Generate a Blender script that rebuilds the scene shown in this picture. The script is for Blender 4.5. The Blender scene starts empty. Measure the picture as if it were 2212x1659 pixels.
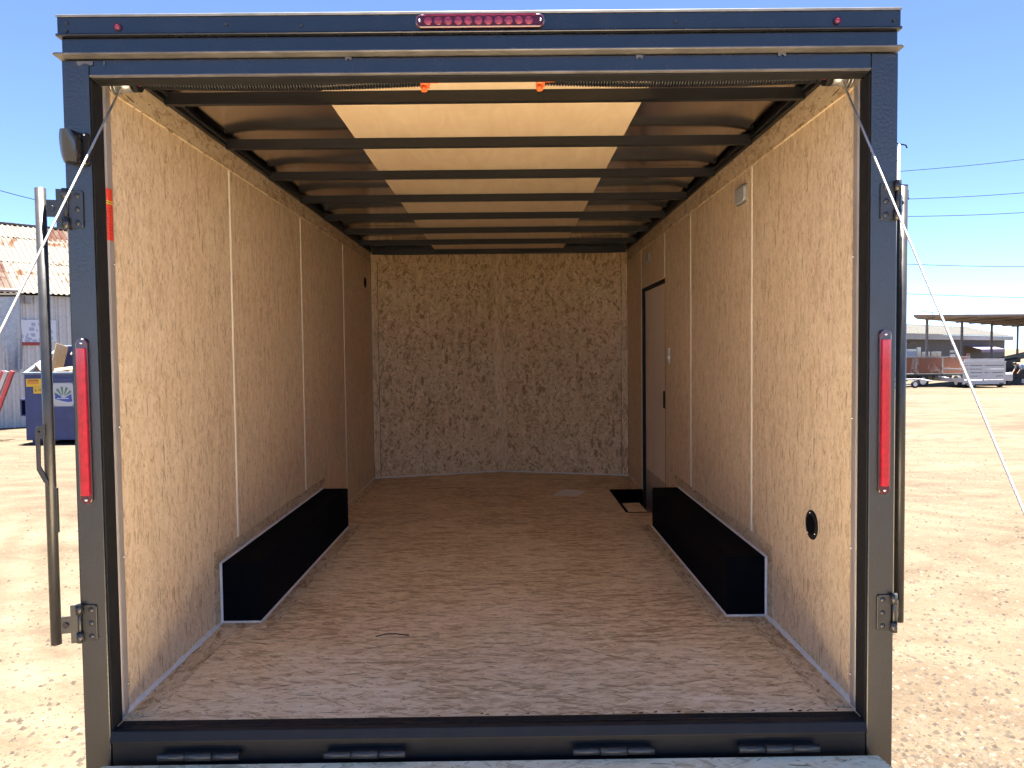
import bpy, bmesh, math, random
from mathutils import Vector, Matrix, Quaternion
random.seed(7)
R = math.radians
scene = bpy.context.scene
COL = scene.collection

# ------------------------------------------------------------------ camera
FZ = 0.55                       # trailer floor above the ground
cam_d = bpy.data.cameras.new('camera'); cam = bpy.data.objects.new('camera', cam_d); COL.objects.link(cam)
cam_d.sensor_width = 36.0; cam_d.lens = 36.0 * 1662.45 / 2212.0
cam_d.clip_start = 0.02; cam_d.clip_end = 3000
yaw, pitch, roll = 0.0052, -0.0410, -0.0111
fw = Vector((math.sin(yaw)*math.cos(pitch), math.cos(yaw)*math.cos(pitch), math.sin(pitch)))
rt = Vector((math.cos(yaw), -math.sin(yaw), 0)); up = rt.cross(fw)
r2 = rt*math.cos(roll) + up*math.sin(roll); u2 = -rt*math.sin(roll) + up*math.cos(roll)
mw = Matrix((r2, u2, -fw)).transposed().to_4x4(); mw.translation = Vector((0.0718, -2.4214, 1.1958 + FZ))
cam.matrix_world = mw
scene.camera = cam

# ------------------------------------------------------------------ sky, sun, exposure
SUN_EL, SUN_AZ = 82.0, 10.0     # azimuth to the right of straight ahead
world = bpy.data.worlds.new('World'); scene.world = world; world.use_nodes = True
wn = world.node_tree; wn.nodes.clear()
sky = wn.nodes.new('ShaderNodeTexSky'); sky.sky_type = 'NISHITA'; sky.sun_disc = False
sky.sun_elevation = R(SUN_EL); sky.sun_rotation = R(SUN_AZ)
sky.altitude = 4200; sky.air_density = 0.58; sky.dust_density = 0.0; sky.ozone_density = 2.6
bg = wn.nodes.new('ShaderNodeBackground'); bg.inputs['Strength'].default_value = 0.05
wo = wn.nodes.new('ShaderNodeOutputWorld')
wn.links.new(sky.outputs[0], bg.inputs[0]); wn.links.new(bg.outputs[0], wo.inputs[0])
sl = bpy.data.lights.new('sun', 'SUN'); sl.energy = 5.0; sl.angle = R(0.53); sl.color = (1.0, 0.94, 0.84)
sun = bpy.data.objects.new('sun', sl); COL.objects.link(sun)
sdir = Vector((math.sin(R(SUN_AZ))*math.cos(R(SUN_EL)), math.cos(R(SUN_AZ))*math.cos(R(SUN_EL)), math.sin(R(SUN_EL))))
sun.rotation_euler = (-sdir).to_track_quat('-Z', 'Y').to_euler(); sun.location = sdir*60
vs = scene.view_settings; vs.view_transform = 'Standard'; vs.look = 'None'; vs.exposure = 3.25; vs.gamma = 1.0; vs.use_curve_mapping = False
scene.render.engine = 'CYCLES'
cy = scene.cycles; cy.use_denoising = True; cy.max_bounces = 14; cy.diffuse_bounces = 9; cy.glossy_bounces = 6
cy.sample_clamp_indirect = 12; cy.caustics_reflective = False; cy.caustics_refractive = False

# ------------------------------------------------------------------ materials
MATS = {}
def nt(name):
    m = bpy.data.materials.new(name); m.use_nodes = True; t = m.node_tree
    b = t.nodes['Principled BSDF']; MATS[name] = m
    return m, t, b
def nd(t, ty, **kw):
    n = t.nodes.new(ty)
    for k, v in kw.items():
        if k.startswith('i_'): n.inputs[k[2:].replace('_', ' ')].default_value = v
        else: setattr(n, k, v)
    return n
def mixc(t, fac, a, b, mode='MIX'):
    n = t.nodes.new('ShaderNodeMix'); n.data_type = 'RGBA'; n.blend_type = mode
    def put(sock, v):
        if isinstance(v, bpy.types.NodeSocket): t.links.new(v, sock)
        elif isinstance(v, (int, float)): sock.default_value = v
        else: sock.default_value = (*v, 1)
    put(n.inputs[0], fac); put(n.inputs[6], a); put(n.inputs[7], b)
    return n.outputs[2]
def math_(t, op, a, b=None, c=None):
    n = t.nodes.new('ShaderNodeMath'); n.operation = op
    for i, v in enumerate((a, b, c)):
        if v is None: continue
        if isinstance(v, bpy.types.NodeSocket): t.links.new(v, n.inputs[i])
        else: n.inputs[i].default_value = v
    return n.outputs[0]
def ramp(t, fac, stops):
    n = t.nodes.new('ShaderNodeValToRGB'); e = n.color_ramp.elements
    while len(e) < len(stops): e.new(0.5)
    for i, (p, c) in enumerate(stops): e[i].position = p; e[i].color = (*c, 1)
    t.links.new(fac, n.inputs[0]); return n.outputs[0]
def noise(t, scale, detail=3, rough=0.55, vec=None, dist=0.0, out=0):
    n = nd(t, 'ShaderNodeTexNoise'); n.inputs['Scale'].default_value = scale; n.inputs['Detail'].default_value = detail
    n.inputs['Roughness'].default_value = rough; n.inputs['Distortion'].default_value = dist
    if vec is None: vec = nd(t, 'ShaderNodeTexCoord').outputs['Object']
    t.links.new(vec, n.inputs['Vector']); return n.outputs[out]
def mapping(t, vec, scale=(1, 1, 1), rot=(0, 0, 0), loc=(0, 0, 0)):
    n = nd(t, 'ShaderNodeMapping'); n.inputs['Scale'].default_value = scale; n.inputs['Rotation'].default_value = rot
    n.inputs['Location'].default_value = loc; t.links.new(vec, n.inputs['Vector']); return n.outputs[0]
def bump(t, b, h, strength=0.2, dist=0.01):
    n = nd(t, 'ShaderNodeBump'); n.inputs['Strength'].default_value = strength; n.inputs['Distance'].default_value = dist
    t.links.new(h, n.inputs['Height']); t.links.new(n.outputs[0], b.inputs['Normal'])
def simple(name, col, rough=0.5, metal=0.0, ior=1.5, var=0.12, vscale=6.0, bscale=0, bstr=0.15, bdist=0.002, emit=None):
    m, t, b = nt(name)
    f = noise(t, vscale, 4, 0.6)
    lo = tuple(max(0, c*(1-var)) for c in col); hi = tuple(min(1, c*(1+var)) for c in col)
    t.links.new(ramp(t, f, [(0.3, lo), (0.7, hi)]), b.inputs['Base Color'])
    rr = math_(t, 'MULTIPLY_ADD', noise(t, vscale*2.3, 3), 0.16, rough-0.08)
    t.links.new(rr, b.inputs['Roughness'])
    b.inputs['Metallic'].default_value = metal; b.inputs['IOR'].default_value = ior
    if bscale: bump(t, b, noise(t, bscale, 3), bstr, bdist)
    return m

def osb(name, ua, va, stops, angs, su=20.0, sv=100.0, fleck=0.8, stain=0.3, seed=0.0, rough=0.62, flake=0.34, crack=0.5, wobble=0.006, fth=0.982, flk=((4, (13, 150)), (-24, (34, 190)), (50, (60, 200)), (21, (26, 130))), spread=18, strand=0.5):
    """oriented strand board: overlapping layers of thin flakes, long axis along ua, with fine grain and dark resin lines"""
    m, t, b = nt(name)
    sep = nd(t, 'ShaderNodeSeparateXYZ'); t.links.new(nd(t, 'ShaderNodeTexCoord').outputs['Object'], sep.inputs[0])
    cmb = nd(t, 'ShaderNodeCombineXYZ'); t.links.new(sep.outputs[ua], cmb.inputs[0]); t.links.new(sep.outputs[va], cmb.inputs[1])
    cmb.inputs[2].default_value = seed
    wob = noise(t, 22.0, 3, 0.6, cmb.outputs[0], out=1)
    vadd = nd(t, 'ShaderNodeVectorMath', operation='MULTIPLY_ADD'); t.links.new(wob, vadd.inputs[0])
    vadd.inputs[1].default_value = (wobble*1.6, wobble, 0); t.links.new(cmb.outputs[0], vadd.inputs[2])
    vec = vadd.outputs[0]
    tone = None; line = None
    for i, a in enumerate(angs):
        rot = mapping(t, vec, (1, 1, 1), (0, 0, R(a)))
        mp = mapping(t, rot, (su*(1+0.25*i), sv*(1-0.13*i), 1), (0, 0, 0), (3.1*i+seed, 7.7*i, 0))
        v = nd(t, 'ShaderNodeTexVoronoi', voronoi_dimensions='2D'); v.inputs['Scale'].default_value = 1.0
        t.links.new(mp, v.inputs['Vector'])
        s = nd(t, 'ShaderNodeSeparateColor'); t.links.new(v.outputs['Color'], s.inputs[0])
        # dark crack line at the rim of some flakes
        ln = math_(t, 'MULTIPLY', math_(t, 'GREATER_THAN', v.outputs['Distance'], 0.62), math_(t, 'GREATER_THAN', s.outputs[2], 0.62))
        if tone is None: tone = s.outputs[0]; line = ln
        else:
            k = math_(t, 'GREATER_THAN', s.outputs[1], 0.5)
            tone = math_(t, 'MULTIPLY_ADD', math_(t, 'SUBTRACT', s.outputs[0], tone), k, tone)
            line = math_(t, 'MULTIPLY_ADD', math_(t, 'SUBTRACT', ln, line), k, line)
    g1 = noise(t, 1.0, 6, 0.68, mapping(t, vec, (su*0.55, sv*0.9, 1), (0, 0, R(angs[0]))))
    g2 = noise(t, 1.0, 4, 0.6, mapping(t, cmb.outputs[0], (su*0.16, sv*0.20, 1), (0, 0, 0), (4.4, 1.7, 0)))
    big = noise(t, 1.4, 4, 0.6, cmb.outputs[0])
    tt = math_(t, 'MULTIPLY_ADD', math_(t, 'SUBTRACT', tone, 0.5), flake, 0.5)
    tt = math_(t, 'MULTIPLY_ADD', math_(t, 'SUBTRACT', g1, 0.5), 0.60, tt)
    g3 = noise(t, 1.0, 3, 0.7, mapping(t, vec, (su*3.0, sv*1.7, 1), (0, 0, R(25)), (9.1, 2.2, 0)))
    tt = math_(t, 'MULTIPLY_ADD', math_(t, 'SUBTRACT', g3, 0.5), 0.55, tt)
    tt = math_(t, 'MULTIPLY_ADD', math_(t, 'SUBTRACT', g2, 0.5), 0.5, tt)
    tt = math_(t, 'MULTIPLY_ADD', math_(t, 'SUBTRACT', big, 0.5), stain, tt)
    tt = math_(t, 'MULTIPLY_ADD', line, -0.16*crack, tt)
    # single strands of mixed size lying on top, some paler and some darker than the board
    for i, (da, fu, fv, th) in enumerate(((0, 0.42, 0.40, 0.80), (spread, 0.75, 0.62, 0.80), (-spread, 0.60, 0.50, 0.82), (spread*2.1, 1.1, 0.9, 0.86), (-spread*1.6, 1.5, 1.2, 0.86))):
        rot = mapping(t, vec, (1, 1, 1), (0, 0, R(angs[0]+da)))
        v = nd(t, 'ShaderNodeTexVoronoi', voronoi_dimensions='2D'); v.inputs['Scale'].default_value = 1.0
        t.links.new(mapping(t, rot, (su*fu, sv*fv, 1), (0, 0, 0), (5.3*i+seed, 13.1*i, 0)), v.inputs['Vector'])
        sc = nd(t, 'ShaderNodeSeparateColor'); t.links.new(v.outputs['Color'], sc.inputs[0])
        k = math_(t, 'MULTIPLY', math_(t, 'GREATER_THAN', sc.outputs[1], th), math_(t, 'LESS_THAN', v.outputs['Distance'], 0.46))
        amt = math_(t, 'MULTIPLY', math_(t, 'SUBTRACT', sc.outputs[0], 0.56), strand)
        tt = math_(t, 'MULTIPLY_ADD', amt, k, tt)
    col = ramp(t, tt, stops)
    fmask = None
    for i, (a, fs) in enumerate(flk):
        rot = mapping(t, vec, (1, 1, 1), (0, 0, R(a)))
        v = nd(t, 'ShaderNodeTexVoronoi', voronoi_dimensions='2D'); v.inputs['Scale'].default_value = 0.8+0.25*i
        t.links.new(mapping(t, rot, (*fs, 1), (0, 0, 0), (11.3*i+seed, 5.1, 0)), v.inputs['Vector'])
        s = nd(t, 'ShaderNodeSeparateColor'); t.links.new(v.outputs['Color'], s.inputs[0])
        k = math_(t, 'MULTIPLY', math_(t, 'GREATER_THAN', s.outputs[2], fth), math_(t, 'LESS_THAN', v.outputs['Distance'], 0.36))
        fmask = k if fmask is None else math_(t, 'MAXIMUM', fmask, k)
    fmask = math_(t, 'MULTIPLY', fmask, math_(t, 'MULTIPLY', fleck, big))
    col = mixc(t, fmask, col, tuple(c*0.22 for c in stops[0][1]))
    t.links.new(col, b.inputs['Base Color'])
    b.inputs['Roughness'].default_value = rough; b.inputs['IOR'].default_value = 1.45
    bump(t, b, tt, 0.18, 0.002)
    return m

WALLC = [(0.16, (0.46, 0.315, 0.185)), (0.50, (0.715, 0.545, 0.365)), (0.84, (0.82, 0.67, 0.485))]
FLRC = [(0.18, (0.46, 0.31, 0.17)), (0.50, (0.82, 0.65, 0.425)), (0.82, (0.93, 0.81, 0.62))]
FRTC = [(0.14, (0.40, 0.25, 0.12)), (0.50, (0.75, 0.55, 0.32)), (0.86, (0.87, 0.70, 0.45))]
M_wall = osb('osb_wall', 2, 1, WALLC, (0, 17, -21, 8), 26, 130, 1.15, 0.30, flake=0.20, crack=0.4, wobble=0.003, spread=15, strand=0.34)
M_floor = osb('osb_floor', 0, 1, FLRC, (0, 12, -14, 5), 12, 95, 1.3, 0.75, crack=0.8)
M_front = osb('osb_front', 2, 0, FRTC, (0, 38, -42, 15, 75), 23, 76, 1.6, 0.4, flake=0.24, crack=0.8, wobble=0.003, fth=0.985, spread=38, strand=0.68, flk=((0, (22, 120)), (35, (30, 150)), (-40, (30, 140)), (75, (36, 150)), (-12, (14, 90))))
M_strip = osb('osb_trim_strip', 1, 2, [(p, tuple(c*0.82 for c in q)) for p, q in WALLC], (0, 25, -30), 16, 70, 1.6, 0.6, 5.0)
M_fstrip = osb('osb_floor_strip', 1, 0, [(p, tuple(c*0.86 for c in q)) for p, q in FLRC], (0, 25, -30), 16, 70, 1.6, 0.6, 9.0)
M_fbat = osb('osb_front_batten', 2, 0, [(p, tuple(min(1, c*1.04) for c in q)) for p, q in FRTC], (0, 12, -9), 12, 80, 1.2, 0.3, 2.0)
M_ramp = osb('osb_ramp', 0, 1, [(0.2, (0.60, 0.45, 0.28)), (0.5, (0.86, 0.70, 0.47)), (0.82, (0.92, 0.80, 0.58))], (0, 16, -20, 5), 13, 80, 1.3, 0.5, 4.0)

def plywood(name, c0, c1, axis):
    m, t, b = nt(name)
    vec = nd(t, 'ShaderNodeTexCoord').outputs['Object']
    sc = [1.0, 1.0, 1.0]; sc[axis] = 0.22
    f = noise(t, 9.0, 6, 0.62, mapping(t, vec, sc), 1.6)
    g = noise(t, 2.0, 4, 0.6, vec)
    t.links.new(ramp(t, math_(t, 'MULTIPLY_ADD', g, 0.35, math_(t, 'MULTIPLY', f, 0.65)), [(0.33, c0), (0.66, c1)]), b.inputs['Base Color'])
    b.inputs['Roughness'].default_value = 0.5
    return m
M_ply = plywood('plywood', (0.66, 0.49, 0.31), (0.78, 0.62, 0.43), 1)
M_doorply = plywood('door_panel_board', (0.72, 0.60, 0.49), (0.78, 0.67, 0.56), 2)
M_black = simple('black_enamel', (0.005, 0.006, 0.010), 0.26, 0, 1.85, 0.25, 5, 90, 0.12, 0.002)
M_blackt = simple('black_textured_enamel', (0.007, 0.0075, 0.010), 0.33, 0, 1.85, 0.3, 7, 110, 0.35, 0.003)
M_rib = simple('black_rib_paint', (0.005, 0.0055, 0.008), 0.42, 0, 1.5, 0.2, 5)
M_rubber = simple('black_rubber', (0.008, 0.008, 0.009), 0.7, 0, 1.4, 0.3, 20)
M_tar = simple('black_undercoat', (0.0028, 0.0029, 0.0048), 0.85, 0, 1.18, 0.3, 20, 60, 0.3)
M_trim = simple('grey_brown_metal_trim', (0.33, 0.295, 0.28), 0.36, 0.15, 1.6, 0.15, 4)
M_hinge = simple('dark_steel_hinge', (0.035, 0.034, 0.035), 0.36, 0.3, 1.7, 0.25, 14, 60, 0.1)
M_caulk = simple('white_caulk', (0.72, 0.71, 0.68), 0.55, 0, 1.45, 0.1, 25, 30, 0.4, 0.004)
M_vinyl = simple('cream_vinyl', (0.70, 0.62, 0.50), 0.42, 0, 1.45, 0.06, 4)
M_steel = simple('bright_steel', (0.72, 0.72, 0.73), 0.25, 1.0, 1.5, 0.1, 30)
M_cable = simple('galvanised_cable', (0.66, 0.67, 0.68), 0.34, 0.85, 1.5, 0.15, 60)
M_grey = simple('grey_metal', (0.42, 0.42, 0.42), 0.35, 0.7, 1.5, 0.12, 12)
M_greyp = simple('grey_plastic_lens', (0.42, 0.43, 0.44), 0.35, 0, 1.5, 0.12, 20)
M_white = simple('white_plastic', (0.78, 0.78, 0.76), 0.4, 0, 1.5, 0.04, 10)
M_paper = simple('paper', (0.88, 0.88, 0.90), 0.7, 0, 1.4, 0.03, 8)
M_orange = simple('orange_plastic', (0.85, 0.16, 0.04), 0.4, 0, 1.5, 0.08, 20)
M_lipm = simple('lit_edge_and_chip_grey', (0.15, 0.14, 0.135), 0.4, 0.3, 1.6, 0.35, 9)  # bounce light and highlights on header edges painted as paler grey; also chipped paint
M_kick = simple('kick_plate', (0.50, 0.47, 0.46), 0.4, 0.5, 1.5, 0.1, 9)
M_skin = simple('roof_skin_metal', (0.70, 0.645, 0.62), 0.16, 1.0, 1.5, 0.06, 2)
M_tyre = simple('tyre_rubber', (0.022, 0.022, 0.023), 0.75, 0, 1.45, 0.3, 20)
M_rim = simple('rim_paint', (0.62, 0.62, 0.63), 0.35, 0.3, 1.5, 0.1, 10)

def lens(name, col, wave=0):
    m, t, b = nt(name)
    f = noise(t, 45, 2)
    t.links.new(ramp(t, f, [(0.3, tuple(c*0.75 for c in col)), (0.7, tuple(min(1, c*1.15) for c in col))]), b.inputs['Base Color'])
    b.inputs['Roughness'].default_value = 0.16; b.inputs['IOR'].default_value = 1.5
    b.inputs['Transmission Weight'].default_value = 0.25
    b.inputs['Coat Weight'].default_value = 0.4; b.inputs['Coat Roughness'].default_value = 0.06
    return m
M_red = lens('red_lens', (0.55, 0.008, 0.035))
M_redd = lens('dark_red_lens', (0.09, 0.006, 0.022))
M_bulb = lens('red_bulb', (0.34, 0.035, 0.085))

# ------------------------------------------------------------------ mesh builder
class MB:
    def __init__(s): s.v = []; s.f = []; s.sm = []
    def add(s, vs, fs, smooth=False):
        o = len(s.v); s.v += [tuple(v) for v in vs]; s.f += [tuple(i+o for i in f) for f in fs]; s.sm += [smooth]*len(fs); return s
    def box(s, x0, x1, y0, y1, z0, z1):
        x0, x1 = min(x0, x1), max(x0, x1); y0, y1 = min(y0, y1), max(y0, y1); z0, z1 = min(z0, z1), max(z0, z1)
        v = [(x, y, z) for z in (z0, z1) for y in (y0, y1) for x in (x0, x1)]
        return s.add(v, [(0, 2, 3, 1), (4, 5, 7, 6), (0, 1, 5, 4), (2, 6, 7, 3), (0, 4, 6, 2), (1, 3, 7, 5)])
    def prism(s, pts, axis, a, b, smooth=False):
        """pts: 2D outline in the two other axes (in x,y,z order), swept along axis"""
        n = len(pts); vs = []
        for w in (a, b):
            for p, q in pts:
                vs.append((w, p, q) if axis == 0 else (p, w, q) if axis == 1 else (p, q, w))
        fs = [tuple(range(n-1, -1, -1)), tuple(range(n, 2*n))]
        s.add(vs, fs)
        o = len(s.v)-2*n
        for i in range(n):
            j = (i+1) % n; s.f.append((o+i, o+j, o+n+j, o+n+i)); s.sm.append(smooth)
        return s
    def tube(s, pts, r, seg=10, cap=True, smooth=True):
        pts = [Vector(p) for p in pts]; rings = []
        rs = r if isinstance(r, (list, tuple)) else [r]*len(pts)
        prev = None
        for i, p in enumerate(pts):
            d = (pts[min(i+1, len(pts)-1)]-pts[max(i-1, 0)]).normalized()
            if prev is None:
                a = Vector((0, 0, 1)) if abs(d.z) < 0.9 else Vector((1, 0, 0)); x = d.cross(a).normalized()
            else: x = (prev - d*prev.dot(d)).normalized()
            prev = x; y = d.cross(x)
            rings.append([p + (x*math.cos(2*math.pi*k/seg) + y*math.sin(2*math.pi*k/seg))*rs[i] for k in range(seg)])
        o = len(s.v); s.v += [tuple(v) for g in rings for v in g]
        for i in range(len(pts)-1):
            for k in range(seg):
                k2 = (k+1) % seg
                s.f.append((o+i*seg+k, o+i*seg+k2, o+(i+1)*seg+k2, o+(i+1)*seg+k)); s.sm.append(smooth)
        if cap:
            s.f.append(tuple(o+k for k in range(seg-1, -1, -1))); s.sm.append(False)
            e = o+(len(pts)-1)*seg; s.f.append(tuple(e+k for k in range(seg))); s.sm.append(False)
        return s
    def ball(s, c, r, seg=10, rings=6, sx=1, sy=1, sz=1):
        vs = [(c[0], c[1], c[2]-r*sz)]
        for i in range(1, rings):
            a = math.pi*i/rings
            for k in range(seg):
                b = 2*math.pi*k/seg
                vs.append((c[0]+r*sx*math.sin(a)*math.cos(b), c[1]+r*sy*math.sin(a)*math.sin(b), c[2]-r*sz*math.cos(a)))
        vs.append((c[0], c[1], c[2]+r*sz)); fs = []
        for k in range(seg): fs.append((0, 1+(k+1) % seg, 1+k))
        for i in range(rings-2):
            for k in range(seg):
                a = 1+i*seg; b = a+seg; fs.append((a+k, a+(k+1) % seg, b+(k+1) % seg, b+k))
        e = len(vs)-1; a = 1+(rings-2)*seg
        for k in range(seg): fs.append((a+k, a+(k+1) % seg, e))
        return s.add(vs, fs, True)
    def grid(s, fn, nu, nv, smooth=True):
        vs = [fn(i/nu, j/nv) for j in range(nv+1) for i in range(nu+1)]
        fs = [(j*(nu+1)+i, j*(nu+1)+i+1, (j+1)*(nu+1)+i+1, (j+1)*(nu+1)+i) for j in range(nv) for i in range(nu)]
        return s.add(vs, fs, smooth)
    def obj(s, name, mat, parent=None, bev=0, loc=None, seg=1):
        me = bpy.data.meshes.new(name); me.from_pydata(s.v, [], s.f)
        me.polygons.foreach_set('use_smooth', s.sm)
        if bev:
            bm = bmesh.new(); bm.from_mesh(me)
            bmesh.ops.remove_doubles(bm, verts=bm.verts, dist=1e-6)
            es = [e for e in bm.edges if len(e.link_faces) == 2 and e.calc_face_angle(0) > 0.5]
            bmesh.ops.bevel(bm, geom=es, offset=bev, segments=seg, profile=0.6, affect='EDGES', clamp_overlap=True)
            bm.to_mesh(me); bm.free()
        me.materials.append(mat); me.update()
        o = bpy.data.objects.new(name, me); COL.objects.link(o)
        if loc is not None: o.location = loc
        elif parent is None or parent.type == 'EMPTY' and parent.get('lift'): o.location = (0, 0, FZ if parent is not None else 0)
        if parent is not None: o.parent = parent
        return o
def box(name, mat, parent, x0, x1, y0, y1, z0, z1, bev=0.0, seg=1): return MB().box(x0, x1, y0, y1, z0, z1).obj(name, mat, parent, bev, seg=seg)
def tag(o, label, cat, group=None):
    o['label'] = label; o['category'] = cat
    if group: o['group'] = group
    return o
def empty(name, loc=(0, 0, 0)):
    o = bpy.data.objects.new(name, None); COL.objects.link(o); o.location = loc; o.empty_display_size = 0.2; return o
def rrect(w, h, r, n=5):
    pts = []
    for cx, cz, a0 in ((w/2-r, h/2-r, 0), (-w/2+r, h/2-r, 90), (-w/2+r, -h/2+r, 180), (w/2-r, -h/2+r, 270)):
        for k in range(n+1):
            a = R(a0+90*k/n); pts.append((cx+r*math.cos(a), cz+r*math.sin(a)))
    return pts
def shift(pts, dx, dz): return [(x+dx, z+dz) for x, z in pts]

# ------------------------------------------------------------------ ground
def gz(x, y):
    return -0.012*(min(max(y, 5), 60)-5)
def ground():
    m, t, b = nt('dry_dirt')
    vec = nd(t, 'ShaderNodeTexCoord').outputs['Object']
    n1 = noise(t, 0.22, 4, 0.6, vec, 0.6); n2 = noise(t, 2.2, 6, 0.65, mapping(t, vec, (0.7, 1.0, 1), (0, 0, 0.12)), 0.6)
    n3 = noise(t, 28, 5, 0.7, vec); n4 = noise(t, 0.9, 5, 0.6, mapping(t, vec, (0.55, 1.1, 1), (0, 0, 0.5)), 1.0)
    w = nd(t, 'ShaderNodeTexWave', wave_type='RINGS', rings_direction='Z'); w.inputs['Scale'].default_value = 0.9
    w.inputs['Distortion'].default_value = 3.5; w.inputs['Detail'].default_value = 3; w.inputs['Detail Scale'].default_value = 0.6
    t.links.new(mapping(t, vec, (1, 1, 1), (0, 0, 0), (-10.5, -12.0, 0)), w.inputs['Vector'])
    f = math_(t, 'MULTIPLY_ADD', n2, 0.45, math_(t, 'MULTIPLY', n4, 0.42))
    trk = math_(t, 'MULTIPLY', w.outputs['Fac'], ramp(t, noise(t, 0.16, 3, 0.5, vec), [(0.45, (0, 0, 0)), (0.62, (1, 1, 1))]))
    f = math_(t, 'MULTIPLY_ADD', trk, 0.12, f)
    f = math_(t, 'MULTIPLY_ADD', math_(t, 'SUBTRACT', noise(t, 110, 3, 0.7, vec), 0.5), 0.35, f)
    f = math_(t, 'MULTIPLY_ADD', n3, 0.32, f)
    f = math_(t, 'MULTIPLY_ADD', n1, 0.28, math_(t, 'SUBTRACT', f, 0.30))
    col = ramp(t, f, [(0.30, (0.046, 0.032, 0.020)), (0.44, (0.070, 0.053, 0.035)), (0.58, (0.093, 0.073, 0.050)), (0.78, (0.124, 0.103, 0.077))])
    v = nd(t, 'ShaderNodeTexVoronoi'); v.inputs['Scale'].default_value = 17; t.links.new(vec, v.inputs['Vector'])
    s = nd(t, 'ShaderNodeSeparateColor'); t.links.new(v.outputs['Color'], s.inputs[0])
    k = math_(t, 'MULTIPLY', math_(t, 'GREATER_THAN', s.outputs[0], 0.86), math_(t, 'LESS_THAN', v.outputs['Distance'], 0.36))
    col = mixc(t, math_(t, 'MULTIPLY', k, 0.55), col, (0.065, 0.042, 0.028))
    t.links.new(col, b.inputs['Base Color']); b.inputs['Roughness'].default_value = 0.92; b.inputs['IOR'].default_value = 1.3
    bump(t, b, math_(t, 'MULTIPLY_ADD', n3, 0.35, math_(t, 'MULTIPLY_ADD', trk, 0.4, n2)), 0.5, 0.04)
    mb = MB()
    ys = [-400, -60, -20, -6, 0, 5, 12, 20, 30, 40, 50, 60, 90, 200, 900]; xs = [-700, -100, -40, -15, -5, 0, 5, 15, 40, 100, 700]
    vs_ = [(x, y, gz(x, y)) for y in ys for x in xs]; n = len(xs)
    mb.add(vs_, [(j*n+i, j*n+i+1, (j+1)*n+i+1, (j+1)*n+i) for j in range(len(ys)-1) for i in range(n-1)], True)
    o = mb.obj('ground', m); o['kind'] = 'structure'
    o['label'] = 'pale dry dirt yard with tyre tracks and stones'
ground()
def gravel():
    m, t, b = nt('gravel_stone')
    g = nd(t, 'ShaderNodeNewGeometry')
    t.links.new(ramp(t, g.outputs['Random Per Island'], [(0.0, (0.036, 0.025, 0.018)), (0.4, (0.065, 0.048, 0.033)), (0.8, (0.092, 0.073, 0.052)), (1.0, (0.115, 0.097, 0.075))]), b.inputs['Base Color'])
    b.inputs['Roughness'].default_value = 0.9
    rnd = random.Random(3); V = []; Fc = []
    base = [(1, 0, 0), (-1, 0, 0), (0, 1, 0), (0, -1, 0), (0, 0, 0.9)]
    bf = [(0, 2, 4), (2, 1, 4), (1, 3, 4), (3, 0, 4)]
    for i in range(26000):
        side = 1 if rnd.random() < 0.68 else -1
        d = 0.6 + 13*rnd.random()**1.7
        x = side*(1.35 + (d+1.0)*(0.10+0.52*rnd.random())); y = d
        r = 0.004 + 0.016*rnd.random()**3.2; a = rnd.random()*6.28; q = 0.6+0.8*rnd.random(); h = 0.5+0.5*rnd.random()
        c, s_ = math.cos(a), math.sin(a); o = len(V); z = gz(x, y)-0.001
        for bx, by, bz in base:
            bx *= q; V.append((x+r*(bx*c-by*s_), y+r*(bx*s_+by*c), z+r*bz*h))
        Fc += [tuple(k+o for k in f) for f in bf]
    o = MB().add(V, Fc).obj('gravel', m); o['kind'] = 'stuff'; o['label'] = 'small loose brown stones scattered over the dirt'; o['category'] = 'gravel'
gravel()

# ------------------------------------------------------------------ the trailer
T = empty('cargo_trailer'); T['lift'] = 1
tag(T, 'open black enclosed cargo trailer with OSB lined walls and floor', 'trailer')
WX, DY, AP = 1.222, 4.93, 5.29        # inner half width, side depth, V-nose apex
PO, PI_ = 1.295, 1.212                # rear post outer / inner
# outer skin, roof, nose
for s in (-1, 1):
    box('side_skin', M_black, T, s*1.262, s*1.290, 0.061, DY, -0.12, 2.235)
    mb = MB().prism([(s*1.290, DY+0.002), (0.0, AP+0.10), (0.0, AP+0.07), (s*1.290, DY-0.03+0.002)], 2, -0.12, 2.235); mb.obj('nose_skin', M_black, T)
rf = MB().prism([(-1.292, 0.06), (1.292, 0.06), (1.292, DY), (0, AP+0.105), (-1.292, DY)], 2, 2.237, 2.255).obj('roof', M_black, T)
# floor with the step well cut out
SWx, SWy0, SWy1 = 0.955, 3.24, 4.18
fl = MB()
fl.box(-WX-0.03, SWx, 0.03, 4.90, -0.02, 0.0)
fl.box(SWx, WX+0.03, 0.03, SWy0, -0.02, 0.0)
fl.box(SWx, WX+0.03, SWy1, 4.90, -0.02, 0.0)
fl.prism([(-WX-0.03, 4.90), (WX+0.03, 4.90), (WX+0.03, DY+0.01), (0, AP+0.06), (-WX-0.03, DY+0.01)], 2, -0.02, 0.0)
fl.obj('floor_board', M_floor, T)
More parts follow.
